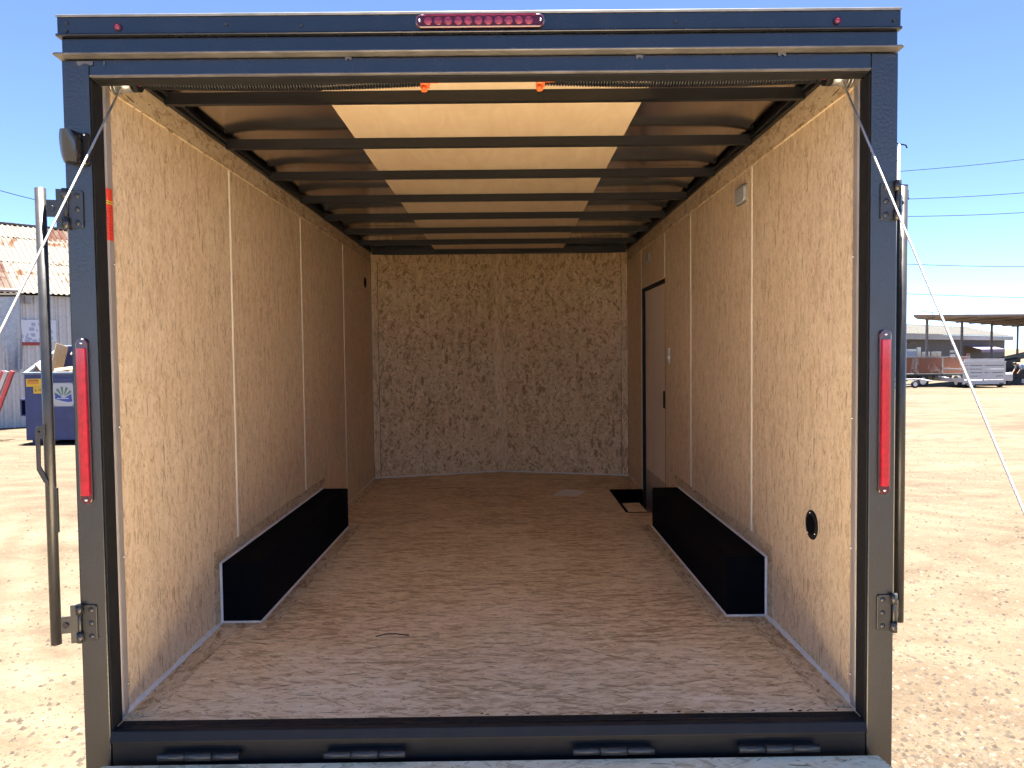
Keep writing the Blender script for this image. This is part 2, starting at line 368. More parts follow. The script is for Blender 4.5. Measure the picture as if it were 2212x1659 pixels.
# darker border strips on the floor
def fstrip(pts): MB().prism(pts, 2, 0.0006, 0.0032).obj('floor_strip', M_fstrip, T)
for s in (-1, 1):
    fstrip([(s*1.212, 0.10), (s*1.212, 0.90), (s*1.125, 0.90), (s*1.125, 0.10)][::s])
    fstrip([(s*1.034, 0.92), (s*1.034, 2.90 if s < 0 else 2.82), (s*0.965, 2.90 if s < 0 else 2.82), (s*0.965, 0.92)][::s])
    fstrip([(s*1.212, 0.903), (s*1.212, 0.972), (s*1.037, 0.972), (s*1.037, 0.903)][::s])
fstrip([(-1.212, 2.905), (-1.14, 2.905), (-1.14, 4.87), (-1.212, 4.90)])
fstrip([(1.14, 4.19), (1.212, 4.19), (1.212, 4.90), (1.14, 4.87)])
# ---- walls
def wallpanel(s, y0, y1, z0=0.0, z1=2.178): return box('wall_panel', M_wall, T, s*WX, s*(WX+0.012), y0+0.0015, y1-0.0015, z0, z1, 0.001)
SL = [0.03, 1.219, 2.452, 3.69, 4.93]; SR = [0.03, 1.200, 2.405, 3.195]
for a, b in zip(SL[:-1], SL[1:]): wallpanel(-1, a, b)
for a, b in zip(SR[:-1], SR[1:]): wallpanel(1, a, b)
wallpanel(1, 3.195, 4.165, 1.725, 2.178); wallpanel(1, 4.165, 4.93)
def moulding(s, y, z0, z1, w=0.019, h=0.0055):
    pts = [(s*WX, y-w/2), (s*(WX-h*0.7), y-w/2+0.003), (s*(WX-h), y-0.003), (s*(WX-h), y+0.003), (s*(WX-h*0.7), y+w/2-0.003), (s*WX, y+w/2)]
    MB().prism(pts, 2, z0, z1).obj('seam_moulding', M_vinyl, T)
for y in SL[1:-1]: moulding(-1, y, 0.335 if y < 2.85 else 0.012, 2.058)
for y in SR[1:]: moulding(1, y, 0.335 if y < 2.85 else 1.735, 2.05)
moulding(1, 4.172, 0.012, 2.05, 0.012, 0.004)
for s, z in ((-1, 2.060), (1, 2.052)):
    MB().prism([(s*WX, z), (s*(WX-0.006), z+0.002), (s*(WX-0.007), 2.15), (s*WX, 2.15)], 1, 0.13, DY-0.02).obj('wall_top_strip', M_strip, T)
# strips above the wheel wells
def wstrip(s, pts): MB().prism(pts, 0, s*WX, s*(WX-0.003)).obj('wall_strip', M_strip, T)
for s, y1 in ((-1, 2.86), (1, 2.77)):
    wstrip(s, [(0.905, 0.278), (y1, 0.278), (y1+0.12, 0.335), (0.905, 0.335)])
    wstrip(s, [(0.905, 0.01), (0.968, 0.01), (0.968, 0.275), (0.905, 0.275)])
# ---- V nose front wall
for s in (-1, 1):
    a = Vector((s*WX, DY, 0)); c = Vector((0, AP, 0)); d = (c-a).normalized(); n = Vector((-d.y*s, d.x*s, 0))
    L = (c-a).length
    def fp(name, mat, u0, u1, z0, z1, out, th=0.012):
        pts = [a+d*u0-n*0+Vector((0, -out, 0)), a+d*u1+Vector((0, -out, 0)), a+d*u1+Vector((0, -out+th, 0)), a+d*u0+Vector((0, -out+th, 0))]
        MB().prism([(p.x, p.y) for p in pts][::s], 2, z0, z1).obj(name, mat, T)
    fp('front_panel', M_front, 0, L, 0, 2.178, 0)
    fp('front_edge_strip', M_fbat, 0.004, 0.062, 0.012, 2.07, 0.004, 0.0035)
    fp('front_top_strip', M_fbat, 0.004, L-0.07, 2.072, 2.178, 0.0045, 0.004)
    fp('front_caulk', M_caulk, 0.0, L-0.01, 0.0005, 0.011, 0.009, 0.0085)
MB().prism([(-0.062, AP-0.031), (0.052, AP-0.026), (0.052, AP-0.012), (-0.062, AP-0.012)], 2, 0.012, 2.178).obj('front_batten', M_fbat, T)
# ---- wheel wells and caulk
for s, y0, y1, xi in ((-1, 0.985, 2.885, 1.046), (1, 0.985, 2.775, 1.044)):
    w = box('wheel_well', M_tar, T, s*xi, s*(WX+0.03), y0, y1, -0.015, 0.268, 0.006, 2)
    cb = MB()
    c = 0.0085
    cb.prism([(s*xi, 0), (s*(xi-c), 0), (s*xi, c)], 1, y0-c, y1)
    cb.prism([(y0, 0), (y0-c, 0), (y0, c)], 0, s*xi, s*WX)
    cb.prism([(s*WX, y0), (s*WX, y0-c), (s*(WX-c), y0)], 2, 0, 0.27)
    cb.prism([(s*WX, 0.268), (s*(WX-c), 0.268), (s*WX, 0.268+c)], 1, y0-c, y1)
    cb.obj('caulk_bead', M_caulk, T)
def caulkrun(s, y0, y1, r=0.012):
    pts = []; n = 24
    rr = [r*(0.75+0.5*random.random()) for _ in range(n+1)]
    mb = MB()
    vs_ = []
    for i in range(n+1):
        y = y0+(y1-y0)*i/n; q = rr[i]
        vs_ += [(s*WX, y, q), (s*(WX-q*0.5), y, q*0.45), (s*(WX-q), y, 0.0005)]
    mb.add(vs_, [(3*i+k, 3*i+k+1, 3*i+k+4, 3*i+k+3) for i in range(n) for k in range(2)], True)
    mb.obj('wall_caulk', M_caulk, T)
for s in (-1, 1): caulkrun(s, 0.06, 0.98, 0.016)
caulkrun(-1, 2.89, DY, 0.006); caulkrun(1, 2.78, 3.2, 0.006); caulkrun(1, 4.2, DY, 0.006)
# ---- ceiling: plywood centre, thin wavy roof skin each side, ribs, rails
for y0, y1 in ((0.10, 2.36), (2.362, 4.99)):
    box('ceiling_panel', M_ply, T, -0.612, 0.612, y0, y1, 2.1795, 2.186)
def skin(s):
    rnd = random.Random(5+s); ph = [rnd.random()*6 for _ in range(6)]
    def fn(u, v):
        x = 0.60 + (1.258-0.60)*u; y = 0.07 + (5.05-0.07)*v
        yb = (y-0.522)/0.630; fr = yb-math.floor(yb)
        z = 2.203 + 0.0032*math.sin(math.pi*fr)**2*(0.7+0.5*math.sin(3*x+ph[0]))
        z += 0.0028*math.sin(5.2*x+ph[1]+1.7*math.floor(yb))*math.sin(2*math.pi*fr+0.6)
        e = max(0, (x-1.02)/0.24); z -= 0.022*e*e
        return (s*x, y, z)
    MB().grid(fn, 26, 160).obj('ceiling_skin', M_skin, T)
for s in (-1, 1): skin(s)
RIBS = [0.500 + 0.6302*k for k in range(8)]
for y in RIBS:
    MB().prism([(y, 2.1355), (y+0.026, 2.1355), (y+0.026, 2.1785), (y+0.021, 2.1785), (y+0.021, 2.1405), (y, 2.1405)], 0, -1.20, 1.20).prism([(y, 2.1406), (y+0.004, 2.1406), (y+0.004, 2.1786), (y, 2.1786)], 0, -1.20, 1.20).obj('roof_rib', M_rib, T)
for s in (-1, 1):
    MB().prism([(s*WX, 2.150), (s*1.196, 2.150), (s*1.196, 2.156), (s*1.214, 2.158), (s*1.214, 2.20), (s*WX, 2.20)], 1, 0.09, DY).obj('roof_rail', M_rib, T)
    MB().tube([(s*1.188, 0.3+0.25*i, 2.166+0.004*math.sin(i*1.7)) for i in range(19)], 0.0045, 6).obj('ceiling_wire', M_rubber, T)
box('front_rail', M_rib, T, -1.2, 1.2, 4.94, 4.98, 2.137, 2.20)
# ---- rear frame
for s in (-1, 1):
    box('rear_post', M_blackt, T, s*PI_, s*PO, 0.0, 0.055, -0.30, 2.112, 0.004, 2)
    box('door_gasket', M_rubber, T, s*(PI_-0.004), s*(PI_-0.0004), 0.005, 0.070, -0.03, 2.052, 0.001)
    box('post_return', M_rubber, T, s*1.216, s*1.26, 0.0705, 0.078, -0.03, 2.10)
    MB().prism([(s*1.222, 0.036+0.043), (s*1.211, 0.080), (s*1.208, 0.086), (s*1.2095, 0.112), (s*1.216, 0.116), (s*1.2165, 0.134), (s*1.222, 0.136)], 2, 0.004, 2.085).obj('jamb_trim', M_trim, T, 0.001)
    for z in (1.99, 1.50, 0.965, 0.53, 0.10):
        MB().ball((s*1.2155, 0.126, z), 0.0048, 8, 6).obj('screw', M_steel, T)
# header: lower beam, lip, upper band, cap
def hprism(name, mat, pts, x0=-PO, x1=PO, bev=0.0015): return MB().prism(pts, 0, x0, x1).obj(name, mat, T, bev)
hprism('header_beam', M_black, [(0.002, 2.062), (0.058, 2.062), (0.058, 2.1125), (0.002, 2.1125)], -PI_+0.0005, PI_-0.0005)
hprism('header_edge', M_lipm, [(-0.003, 2.0615), (0.009, 2.0595), (0.009, 2.0612), (0.003, 2.0665), (-0.003, 2.066)], -PI_+0.002, PI_-0.002, 0.0006)  # pale strip painted for light caught along the header's lower edge
hprism('header_seal', M_rubber, [(0.0095, 2.0555), (0.062, 2.0535), (0.062, 2.0612), (0.0095, 2.0612)], -PI_+0.003, PI_-0.003, 0.001)
hprism('header_lip', M_lipm, [(-0.031, 2.1215), (-0.028, 2.1185), (0.05, 2.1135), (0.05, 2.124), (-0.028, 2.126)], -1.306, 1.299)
hprism('header_band', M_black, [(-0.004, 2.1265), (0.058, 2.1265), (0.058, 2.176), (-0.004, 2.176)], -1.290, 1.290)
hprism('header_ridge', M_black, [(-0.005, 2.1765), (-0.019, 2.1775), (-0.022, 2.1815), (-0.018, 2.1865), (0.05, 2.1865), (0.05, 2.1765)], -1.300, 1.297)
hprism('header_cap', M_black, [(-0.012, 2.187), (0.058, 2.187), (0.09, 2.262), (0.02, 2.244), (-0.012, 2.241)], -1.298, 1.2955)
hprism('roof_trim', M_lipm, [(-0.0135, 2.236), (-0.012, 2.2415), (0.03, 2.2475), (0.03, 2.2495), (-0.0145, 2.2445), (-0.0165, 2.236)], -1.300, 1.2975, 0.0008)
for x, z in ((-1.268, 2.219), (-1.270, 2.196), (1.274, 2.205), (0.60, 2.208), (-0.78, 2.212), (-0.55, 2.205)):
    MB().tube([(x, -0.0125, z), (x, -0.0165, z)], 0.005, 8).obj('cap_screw', M_hinge, T)
for x0, x1, z0 in ((-1.247, -1.198, 2.098), (-1.165, -1.161, 2.098), (-0.42, -0.40, 2.106), (0.48, 0.50, 2.103), (0.92, 0.945, 2.107)):
    MB().grid(lambda u, v: (x0+(x1-x0)*u, -0.0013, z0+0.010*v-0.004*math.sin(u*9)*(1-v)), 6, 2).obj('chipped_paint', M_lipm, T)
# third light bar: housing, bulbs, two screws
lb = MB().prism(shift(rrect(0.394, 0.040, 0.018), -0.001, 2.2105), 1, -0.027, -0.0125).obj('light_bar', M_redd, T, 0.003)
for k in range(11):
    MB().ball((-0.160+0.0308*k, -0.0275, 2.2105), 0.0135, 10, 6, 1, 0.35, 1).obj('bulb', M_bulb, lb, loc=(0, 0, 0))
for x in (-0.186, 0.184): MB().ball((x, -0.0275, 2.2105), 0.0045, 8, 6).obj('screw', M_steel, lb, loc=(0, 0, 0))
MB().prism(shift(rrect(0.345, 0.005, 0.0024), -0.001, 2.2268), 1, -0.0295, -0.0265).obj('lens_rim', M_bulb, lb, loc=(0, 0, 0))
for x in (-1.112, 1.098):
    q = MB().tube([(x, -0.0125, 2.205), (x, -0.017, 2.205)], 0.0125, 14).obj('marker_lamp', M_redd, T)
    MB().ball((x, -0.017, 2.205), 0.008, 10, 6, 1, 0.6, 1).obj('lens', M_bulb, q, loc=(0, 0, 0))
# tail lights
for s in (-1, 1):
    c = s*1.259
    q = MB().prism(shift(rrect(0.036, 0.522, 0.016), c, 0.994), 1, -0.010, -0.0005).obj('tail_light', M_redd, T, 0.002)
    mb = MB()
    mb.prism([(c-0.0150, -0.0102), (c-0.0135, -0.019), (c-0.004, -0.0225), (c+0.005, -0.0225), (c+0.0135, -0.018), (c+0.0150, -0.0102)], 2, 0.762, 1.224)
    mb.obj('lens', M_red, q, 0.001, loc=(0, 0, 0))
    for z in (1.240, 0.747): MB().ball((c, -0.0105, z), 0.0052, 8, 6).obj('screw', M_steel, q, loc=(0, 0, 0))
# plate lamp with a hood on the left post
pl = MB().prism(shift(rrect(0.052, 0.100, 0.012), -1.238, 1.838), 1, -0.012, -0.0005).obj('plate_lamp', M_rubber, T, 0.003)
def hood(u, v):
    a = math.pi*(u-0.5); zz = 1.838+0.046*(1-2*v)
    r = 0.030*(1-0.25*abs(2*v-1)**3)
    return (-1.246+r*math.sin(a)-0.012, -0.012-0.060*math.cos(a)**0.6*(1-0.35*v), zz)
MB().grid(hood, 14, 8).add([hood(i/14, 0) for i in range(15)], [tuple(range(15))]).add([hood(i/14, 1) for i in range(15)], [tuple(range(14, -1, -1))]).obj('hood', M_black, pl, loc=(0, 0, 0))
for z in (1.881, 1.795): MB().ball((-1.226, -0.013, z), 0.0045, 8, 6).obj('screw', M_steel, pl, loc=(0, 0, 0))
# lock bars: left swung out to the side, right folded along the trailer side
def lockbar(s, bx, by, ay):
    bar = MB().tube([(bx, by, 0.296), (bx, by, 1.715)], 0.0158, 16).obj('lock_bar', M_hinge, T)
    for z in (1.655, 0.353):
        pts = shift(rrect(0.044, 0.116, 0.008), s*1.263, z)
        p = MB().prism(pts, 1, -0.006, -0.0004).obj('hinge_plate', M_hinge, T, 0.001)
        for dz in (-0.042, 0, 0.042): MB().ball((s*1.258, -0.006, z+dz), 0.0085, 10, 6, 1, 0.5, 1).obj('bolt', M_hinge, p, loc=(0, 0, 0))
        for dz in (-0.044, 0.046): MB().tube([(s*1.291, -0.012, z+dz-0.016), (s*1.291, -0.012, z+dz+0.016)], 0.0105, 12).obj('knuckle', M_hinge, p, loc=(0, 0, 0))
        MB().tube([(s*1.291, -0.012, z-0.06), (s*1.291, -0.012, z+0.06)], 0.005, 8).obj('hinge_pin', M_hinge, p, loc=(0, 0, 0))
        arm = MB()
        d = Vector((bx-s*1.297, by+0.012, 0)); L = d.length; d.normalize(); nn = Vector((-d.y, d.x, 0))*0.003
        A = Vector((s*1.297, -0.012, 0)); B = A+d*(L+0.012); C = A+d*0.020
        arm.prism([((q).x, (q).y) for q in (A-nn, B-nn, B+nn, A+nn)][::s], 2, z-0.026, z+0.026)
        arm.prism([((q).x, (q).y) for q in (A-nn*1.2, C-nn*1.2, C+nn*1.2, A+nn*1.2)][::s], 2, z-0.060, z+0.060)
        a = arm.obj('bracket_arm', M_hinge, bar, loc=(0, 0, 0))
        m_ = A+d*L*0.5-Vector((abs(nn.x), abs(nn.y)+0.001, 0)); m_.z = z
        MB().tube([m_, m_+Vector((0, -0.004, 0))], 0.009, 12).obj('bolt', M_hinge, bar, loc=(0, 0, 0))
    return bar
b1 = lockbar(-1, -1.3565, -0.03, 0)
b2 = lockbar(1, 1.350, 0.075, 0)
# flat handle on the left bar
hd = MB().prism([(-1.380, 0.985), (-1.356, 0.990), (-1.356, 0.955), (-1.366, 0.950), (-1.372, 0.948), (-1.374, 0.862), (-1.362, 0.838), (-1.352, 0.815), (-1.352, 0.798), (-1.366, 0.812), (-1.386, 0.850), (-1.386, 0.975)], 1, -0.052, -0.046).obj('bar_handle', M_hinge, b1, 0.001, loc=(0, 0, 0))
box('handle_keeper', M_hinge, b1, -1.342, -1.3355, -0.034, -0.026, 0.65, 0.79).location = (0, 0, 0)
MB().ball((-1.374, -0.053, 0.968), 0.004, 8, 6).obj('bolt', M_rubber, b1, loc=(0, 0, 0))
# sill, rear cross member
M_sill = simple('black_sill_paint', (0.006, 0.006, 0.008), 0.5, 0, 1.42, 0.3, 12, 50, 0.2)
hprism('sill', M_sill, [(0.0295, 0.001), (0.012, 0.001), (0.001, -0.004), (-0.012, -0.030), (-0.012, -0.034), (0.0295, -0.034)], -1.211, 1.211, 0.0015)
hprism('sill_angle', M_rubber, [(0.060, 0.0035), (0.030, 0.0035), (0.028, 0.0012), (0.060, 0.0012)], -1.20, 1.20, 0)
hprism('rear_cross_member', M_sill, [(0.004, -0.0345), (0.05, -0.0345), (0.05, -0.26), (0.004, -0.26)], -1.211, 1.211)
rnd = random.Random(2)
for k in range(30):
    x = rnd.choice((rnd.uniform(0.25, 1.18), rnd.uniform(0.6, 1.18), rnd.uniform(-0.2, 0.2))); w = rnd.uniform(0.004, 0.016); y = 0.062+rnd.uniform(0, 0.012); h = rnd.uniform(0.003, 0.012)
    MB().add([(x, y, 0.0042), (x+w, y+0.001, 0.0042), (x+w*0.9, y+h, 0.0042), (x+w*0.2, y+h*0.8, 0.0042)], [(0, 1, 2, 3)]).obj('paint_spatter', M_rubber, T)
# ramp door
RD = empty('ramp_door'); RD.parent = T; RD.location = (0, 0, FZ)
RA = math.atan2(0.43, 2.05)
def rp(t_, off): return (-0.03 - t_*math.cos(RA) + off*math.sin(RA)*-1, -0.098 - t_*math.sin(RA) + off*math.cos(RA))
def ramp_part(name, mat, t0, t1, o0, o1, x0, x1, bev=0.0):
    pts = [rp(t0, o0), rp(t1, o0), rp(t1, o1), rp(t0, o1)]
    return MB().prism(pts, 0, x0, x1).obj(name, mat, RD, bev, loc=(0, 0, 0))
pts3 = [(-1.225, 0), (1.235, 0), (1.262, 0.07), (1.262, 2.05), (-1.252, 2.05), (-1.252, 0.07)]
mb = MB(); n = len(pts3)
vs_ = [(x, *rp(t_, 0.0)) for x, t_ in pts3] + [(x, *rp(t_, -0.012)) for x, t_ in pts3]
mb.add(vs_, [tuple(range(n)), tuple(range(2*n-1, n-1, -1))] + [(i, (i+1) % n, n+(i+1) % n, n+i) for i in range(n)])
mb.obj('ramp_board', M_ramp, RD, loc=(0, 0, 0))
ramp_part('ramp_core', M_black, 0.004, 2.04, -0.0125, -0.05, -1.24, 1.24)
for s in (-1, 1): ramp_part('ramp_side', M_black, 0.08, 2.05, -0.002, -0.055, s*1.2625, s*1.275)
# unseen flap added at the ramp foot to bounce sunlight into the trailer
ramp_part('ramp_bounce_flap', M_ramp, 2.06, 2.42, 0.012, 0.0, -1.22, 1.22, 0.002)
for xa in (-1.05, -0.524, 0.266, 0.792):
    hg = MB()
    for k, (q0, q1, r_) in enumerate(((0, 0.085, 0.0115), (0.087, 0.170, 0.013), (0.172, 0.257, 0.0115))):
        hg.tube([(xa+q0, -0.026, -0.074), (xa+q1, -0.026, -0.074)], r_, 14)
    hg.box(xa+0.01, xa+0.247, -0.020, 0.0035, -0.083, -0.066)
    hg.obj('ramp_hinge', M_hinge, RD, loc=(0, 0, 0))
# spools, cables, springs
for s in (-1, 1):
    sx = s*1.0
    drum = MB().tube([(s*1.214, 0.155, 2.098), (s*1.208, 0.155, 2.098)], 0.041, 20).tube([(s*1.203, 0.155, 2.098), (s*1.198, 0.155, 2.098)], 0.038, 20).tube([(s*1.2079, 0.155, 2.098), (s*1.150, 0.155, 2.098)], 0.034, 20).obj('cable_drum', M_grey, T)
    MB().tube([(s*1.1495, 0.155, 2.098), (s*1.128, 0.155, 2.098)], 0.033, 18).ball((s*1.128, 0.14, 2.09), 0.010, 8, 6).obj('drum_cap', M_rubber, drum, loc=(0, 0, 0))
    MB().ball((s*1.122, 0.138, 2.085), 0.008, 8, 6).obj('drum_plug', M_bulb, drum, loc=(0, 0, 0))
    MB().tube([(s*1.127, 0.155, 2.098), (0, 0.155, 2.098)], 0.009, 10).obj('spring_shaft', M_rib, T)
    pts = []
    for i in range(96*10+1):
        u = i/960; a = 2*math.pi*96*u; x = 1.12 - (1.12-0.205)*u
        rr = 0.020
        sag = 0.010*math.sin(math.pi*u)
        pts.append((s*x, 0.155+rr*math.cos(a), 2.098-sag+rr*math.sin(a)))
    sp = MB().tube(pts, 0.0042, 5, smooth=True).obj('torsion_spring', M_rib, T)
    xo = s*0.190
    pg = MB().tube([(xo-0.014, 0.155, 2.098), (xo+0.014, 0.155, 2.098)], 0.0285, 16).tube([(xo-0.004, 0.150, 2.075), (xo-0.002, 0.147, 2.058)], 0.011, 10).obj('spring_plug', M_orange, sp, loc=(0, 0, 0))
    MB().tube([(xo+0.010, 0.13, 2.080), (xo+0.045, 0.128, 2.079)], 0.004, 6).obj('winding_pin', M_orange, sp, loc=(0, 0, 0))
def cable(s, a, b_, fit):
    pts = [Vector(a).lerp(Vector(b_), i/20) for i in range(21)]
    cb = MB().tube(pts, 0.0034, 8).obj('lift_cable', M_cable, T)
    if fit:
        p0 = Vector(a).lerp(Vector(b_), 0.475); p1 = Vector(a).lerp(Vector(b_), 0.60); d = (p1-p0).normalized()
        MB().tube([p0, p1], 0.0062, 8).obj('turnbuckle', M_grey, cb, loc=(0, 0, 0))
        MB().tube([p0+Vector((-0.002, -0.018, 0.012)), p0+Vector((0, 0.006, -0.008))], 0.004, 6).obj('cable_hook', M_grey, cb, loc=(0, 0, 0))
    return cb
cable(-1, (-1.18, 0.130, 2.066), (-1.225, -1.80, -0.02-0.42), True)
cable(1, (1.18, 0.130, 2.066), (1.235, -1.62, -0.03-0.38), False)
for s, y, z in ((-1, -1.80, -0.44), (1, -1.62, -0.41)):
    box('cable_anchor', M_steel, RD, s*1.20, s*1.255, y-0.03, y+0.03, z-0.035, z+0.006).location = (0, 0, 0)
# red warning sticker on the left trim
def sticker():
    m, t, b = nt('red_warning_sticker')
    sep = nd(t, 'ShaderNodeSeparateXYZ'); t.links.new(nd(t, 'ShaderNodeTexCoord').outputs['Object'], sep.inputs[0])
    z = sep.outputs[2]
    def band(a, b_): return math_(t, 'MULTIPLY', math_(t, 'GREATER_THAN', z, a), math_(t, 'LESS_THAN', z, b_))
    col = mixc(t, band(1.688, 1.699), (0.70, 0.055, 0.035), (0.72, 0.50, 0.05))
    col = mixc(t, band(1.6925, 1.695), col, (0.02, 0.02, 0.02))
    ln = math_(t, 'GREATER_THAN', math_(t, 'SINE', math_(t, 'MULTIPLY', z, 620.0)), 0.25)
    tx = math_(t, 'GREATER_THAN', noise(t, 260, 2), 0.46)
    k = math_(t, 'MULTIPLY', math_(t, 'MULTIPLY', ln, tx), math_(t, 'ADD', band(1.592, 1.635), band(1.642, 1.684)))
    col = mixc(t, math_(t, 'MULTIPLY', k, 0.55), col, (0.26, 0.02, 0.02))
    t.links.new(col, b.inputs['Base Color']); b.inputs['Roughness'].default_value = 0.4
    MB().prism([(-1.2115, 0.079), (-1.2103, 0.0795), (-1.2072, 0.0862), (-1.2086, 0.1128), (-1.2094, 0.1124), (-1.2080, 0.0864)], 2, 1.572, 1.738).obj('warning_sticker', m, T)
sticker()
# ---- interior fittings
dv = empty('side_door'); dv.parent = T; dv.location = (0, 0, FZ)
MB().box(1.246, 1.260, 3.215, 4.130, -0.1795, 1.70).obj('door_panel', M_doorply, dv, 0.002, loc=(0, 0, 0))
MB().box(1.2445, 1.2458, 3.22, 4.12, -0.13, 0.20).obj('kick_plate', M_kick, dv, loc=(0, 0, 0))
MB().box(1.224, 1.2600, 4.1305, 4.185, -0.1795, 1.722).box(1.224, 1.2600, 3.198, 4.13, 1.7005, 1.722).box(1.224, 1.26, 3.19, 3.2145, -0.1795, 1.70).obj('door_frame', M_rubber, dv, loc=(0, 0, 0))
MB().box(1.232, 1.2455, 3.24, 3.335, 0.765, 0.895).obj('door_latch', M_rubber, dv, 0.004, loc=(0, 0, 0))
sw = empty('step_well'); sw.parent = T; sw.location = (0, 0, FZ)
MB().box(SWx-0.001, 1.2435, SWy0, SWy1, -0.19, -0.18).obj('step_tread', M_tar, sw, loc=(0, 0, 0))
MB().box(SWx-0.0195, SWx+0.0, SWy0, SWy1, -0.18, 0.003).box(SWx, 1.2435, SWy1, SWy1+0.015, -0.18, 0.0025).box(SWx, 1.2435, SWy0-0.015, SWy0-0.001, -0.18, 0.0035).obj('step_wall', M_tar, sw, loc=(0, 0, 0))
MB().box(0.965, 1.10, 3.25, 3.62, -0.012, -0.004).obj('step_lip', M_floor, sw, loc=(0, 0, 0))
ls = MB().prism([(3.03, 1.105), (3.075, 1.105), (3.075, 1.215), (3.03, 1.215)], 0, WX, WX-0.006).obj('light_switch', M_white, T, 0.001)
MB().box(WX-0.013, WX-0.006, 3.045, 3.06, 1.135, 1.160).obj('switch_toggle', M_white, ls, loc=(0, 0, 0))
for y, mt in ((1.36, M_greyp), (3.86, M_greyp)):
    q = MB().prism(shift(rrect(0.150, 0.078, 0.018), y, 1.950), 0, WX, WX-0.014).obj('dome_light', mt, T, 0.004)
    MB().prism(shift(rrect(0.165, 0.092, 0.02), y, 1.950), 0, WX, WX-0.004).obj('lamp_base', M_grey, q, loc=(0, 0, 0))
def vent(s, y, z, r):
    circ = [(y+r*math.cos(2*math.pi*k/28), z+r*math.sin(2*math.pi*k/28)) for k in range(28)]
    q = MB().prism(circ, 0, s*WX, s*(WX-0.006)).obj('wall_vent', M_rubber, T, 0.002)
    ci = [(y+r*0.66*math.cos(2*math.pi*k/24), z+r*0.66*math.sin(2*math.pi*k/24)) for k in range(24)]
    MB().prism(ci, 0, s*(WX-0.006), s*(WX-0.009)).obj('vent_hood', M_tar, q, 0.001, loc=(0, 0, 0))
    if s > 0:
        for a in (80, 215, 310): MB().ball((s*(WX-0.0065), y+r*0.82*math.cos(R(a)), z+r*0.82*math.sin(R(a))), 0.0035, 8, 6).obj('screw', M_steel, q, loc=(0, 0, 0))
vent(1, 0.471, 0.529, 0.056); vent(-1, 4.63, 1.848, 0.05)
# hair-like black scrap marks on the floor
for pts in ([(-0.50, 0.79, 0.002), (-0.46, 0.815, 0.003), (-0.42, 0.82, 0.002), (-0.36, 0.80, 0.002)],):
    MB().tube(pts, 0.0022, 5).obj('floor_scuff', M_rubber, T)
# ---- running gear
box('chassis_rail', M_black, T, -1.00, -0.93, 0.06, 5.2, -0.24, -0.125); box('chassis_rail', M_black, T, 0.85, 0.92, 0.06, 5.2, -0.24, -0.205)
for yy in (1.55, 2.35): box('axle', M_black, T, -1.05, 1.05, yy-0.035, yy+0.035, -0.27, -0.2405)
for s in (-1, 1):
    for yy in (1.55, 2.35):
        wh = empty('wheel'); wh.parent = T; wh.location = (s*1.165, yy, 0.34+gz(0, yy))
        prof = [(-0.080, 0.20), (-0.085, 0.29), (-0.07, 0.335), (0.07, 0.335), (0.085, 0.29), (0.080, 0.20)]
        seg = 28; vs_ = [(x, r_*math.cos(2*math.pi*k/seg), r_*math.sin(2*math.pi*k/seg)) for k in range(seg) for x, r_ in prof]; n = len(prof)
        fs_ = [(k*n+i, k*n+(i+1) % n, ((k+1) % seg)*n+(i+1) % n, ((k+1) % seg)*n+i) for k in range(seg) for i in range(n)]
        MB().add(vs_, fs_, True).obj('tyre', M_tyre, wh, loc=(0, 0, 0))
        MB().tube([(-0.06, 0, 0), (0.07, 0, 0)], 0.205, 24).obj('rim', M_rim, wh, loc=(0, 0, 0))
MB().prism([(-0.9, 4.9), (-0.8, 4.9), (0.05, 6.5), (-0.05, 6.5)], 2, -0.235, -0.13).obj('tongue', M_black, T)
MB().prism([(0.8, 4.9), (0.9, 4.9), (0.05, 6.49), (-0.05, 6.49)], 2, -0.236, -0.131).obj('tongue', M_black, T)
MB().tube([(0, 6.45, -0.55+gz(0, 6.45)), (0, 6.45, 0.1)], 0.03, 12).obj('tongue_jack', M_hinge, T)
# ---- loose paper on the floor
MB().grid(lambda u, v: (0.431+(0.622-0.431)*u+(0.545-0.431)*v, 3.93-0.075*u+0.27*v, FZ+0.0045+0.006*math.sin(3*u+1)*v*v+0.010*max(0, u-0.7)*v), 6, 6).obj('paper_sheet', M_paper)
tag(bpy.data.objects['paper_sheet'], 'white sheet of paper lying on the trailer floor near step well', 'paper')

# ------------------------------------------------------------------ background materials
def corr_paint(name, c0, c1, rust, amount, scale=1.6, rough=0.5, metal=0.0):
    m, t, b = nt(name)
    vec = nd(t, 'ShaderNodeTexCoord').outputs['Object']
    f = noise(t, scale, 6, 0.68, mapping(t, vec, (1, 1, 0.45)), 0.7); g = noise(t, 14, 4)
    base = ramp(t, g, [(0.3, c0), (0.7, c1)])
    k = ramp(t, math_(t, 'MULTIPLY_ADD', g, 0.12, f), [(1-amount, (0, 0, 0)), (min(1, 1-amount+0.07), (1, 1, 1))])
    t.links.new(mixc(t, k, base, mixc(t, g, rust, tuple(c*1.7 for c in rust))), b.inputs['Base Color'])
    b.inputs['Roughness'].default_value = rough; b.inputs['Metallic'].default_value = metal; b.inputs['IOR'].default_value = 1.12 if rough > 0.85 else 1.45
    return m
M_roofw = corr_paint('weathered_white_roof_paint', (0.112, 0.105, 0.092), (0.142, 0.134, 0.12), (0.055, 0.027, 0.016), 0.385, 1.6, 0.95)
M_roofr = corr_paint('rusted_roof_sheet', (0.072, 0.052, 0.043), (0.098, 0.08, 0.068), (0.042, 0.02, 0.015), 0.47, 0.9, 0.95)
M_wallw = corr_paint('white_corrugated_wall', (0.46, 0.45, 0.44), (0.56, 0.55, 0.54), (0.35, 0.28, 0.22), 0.28)
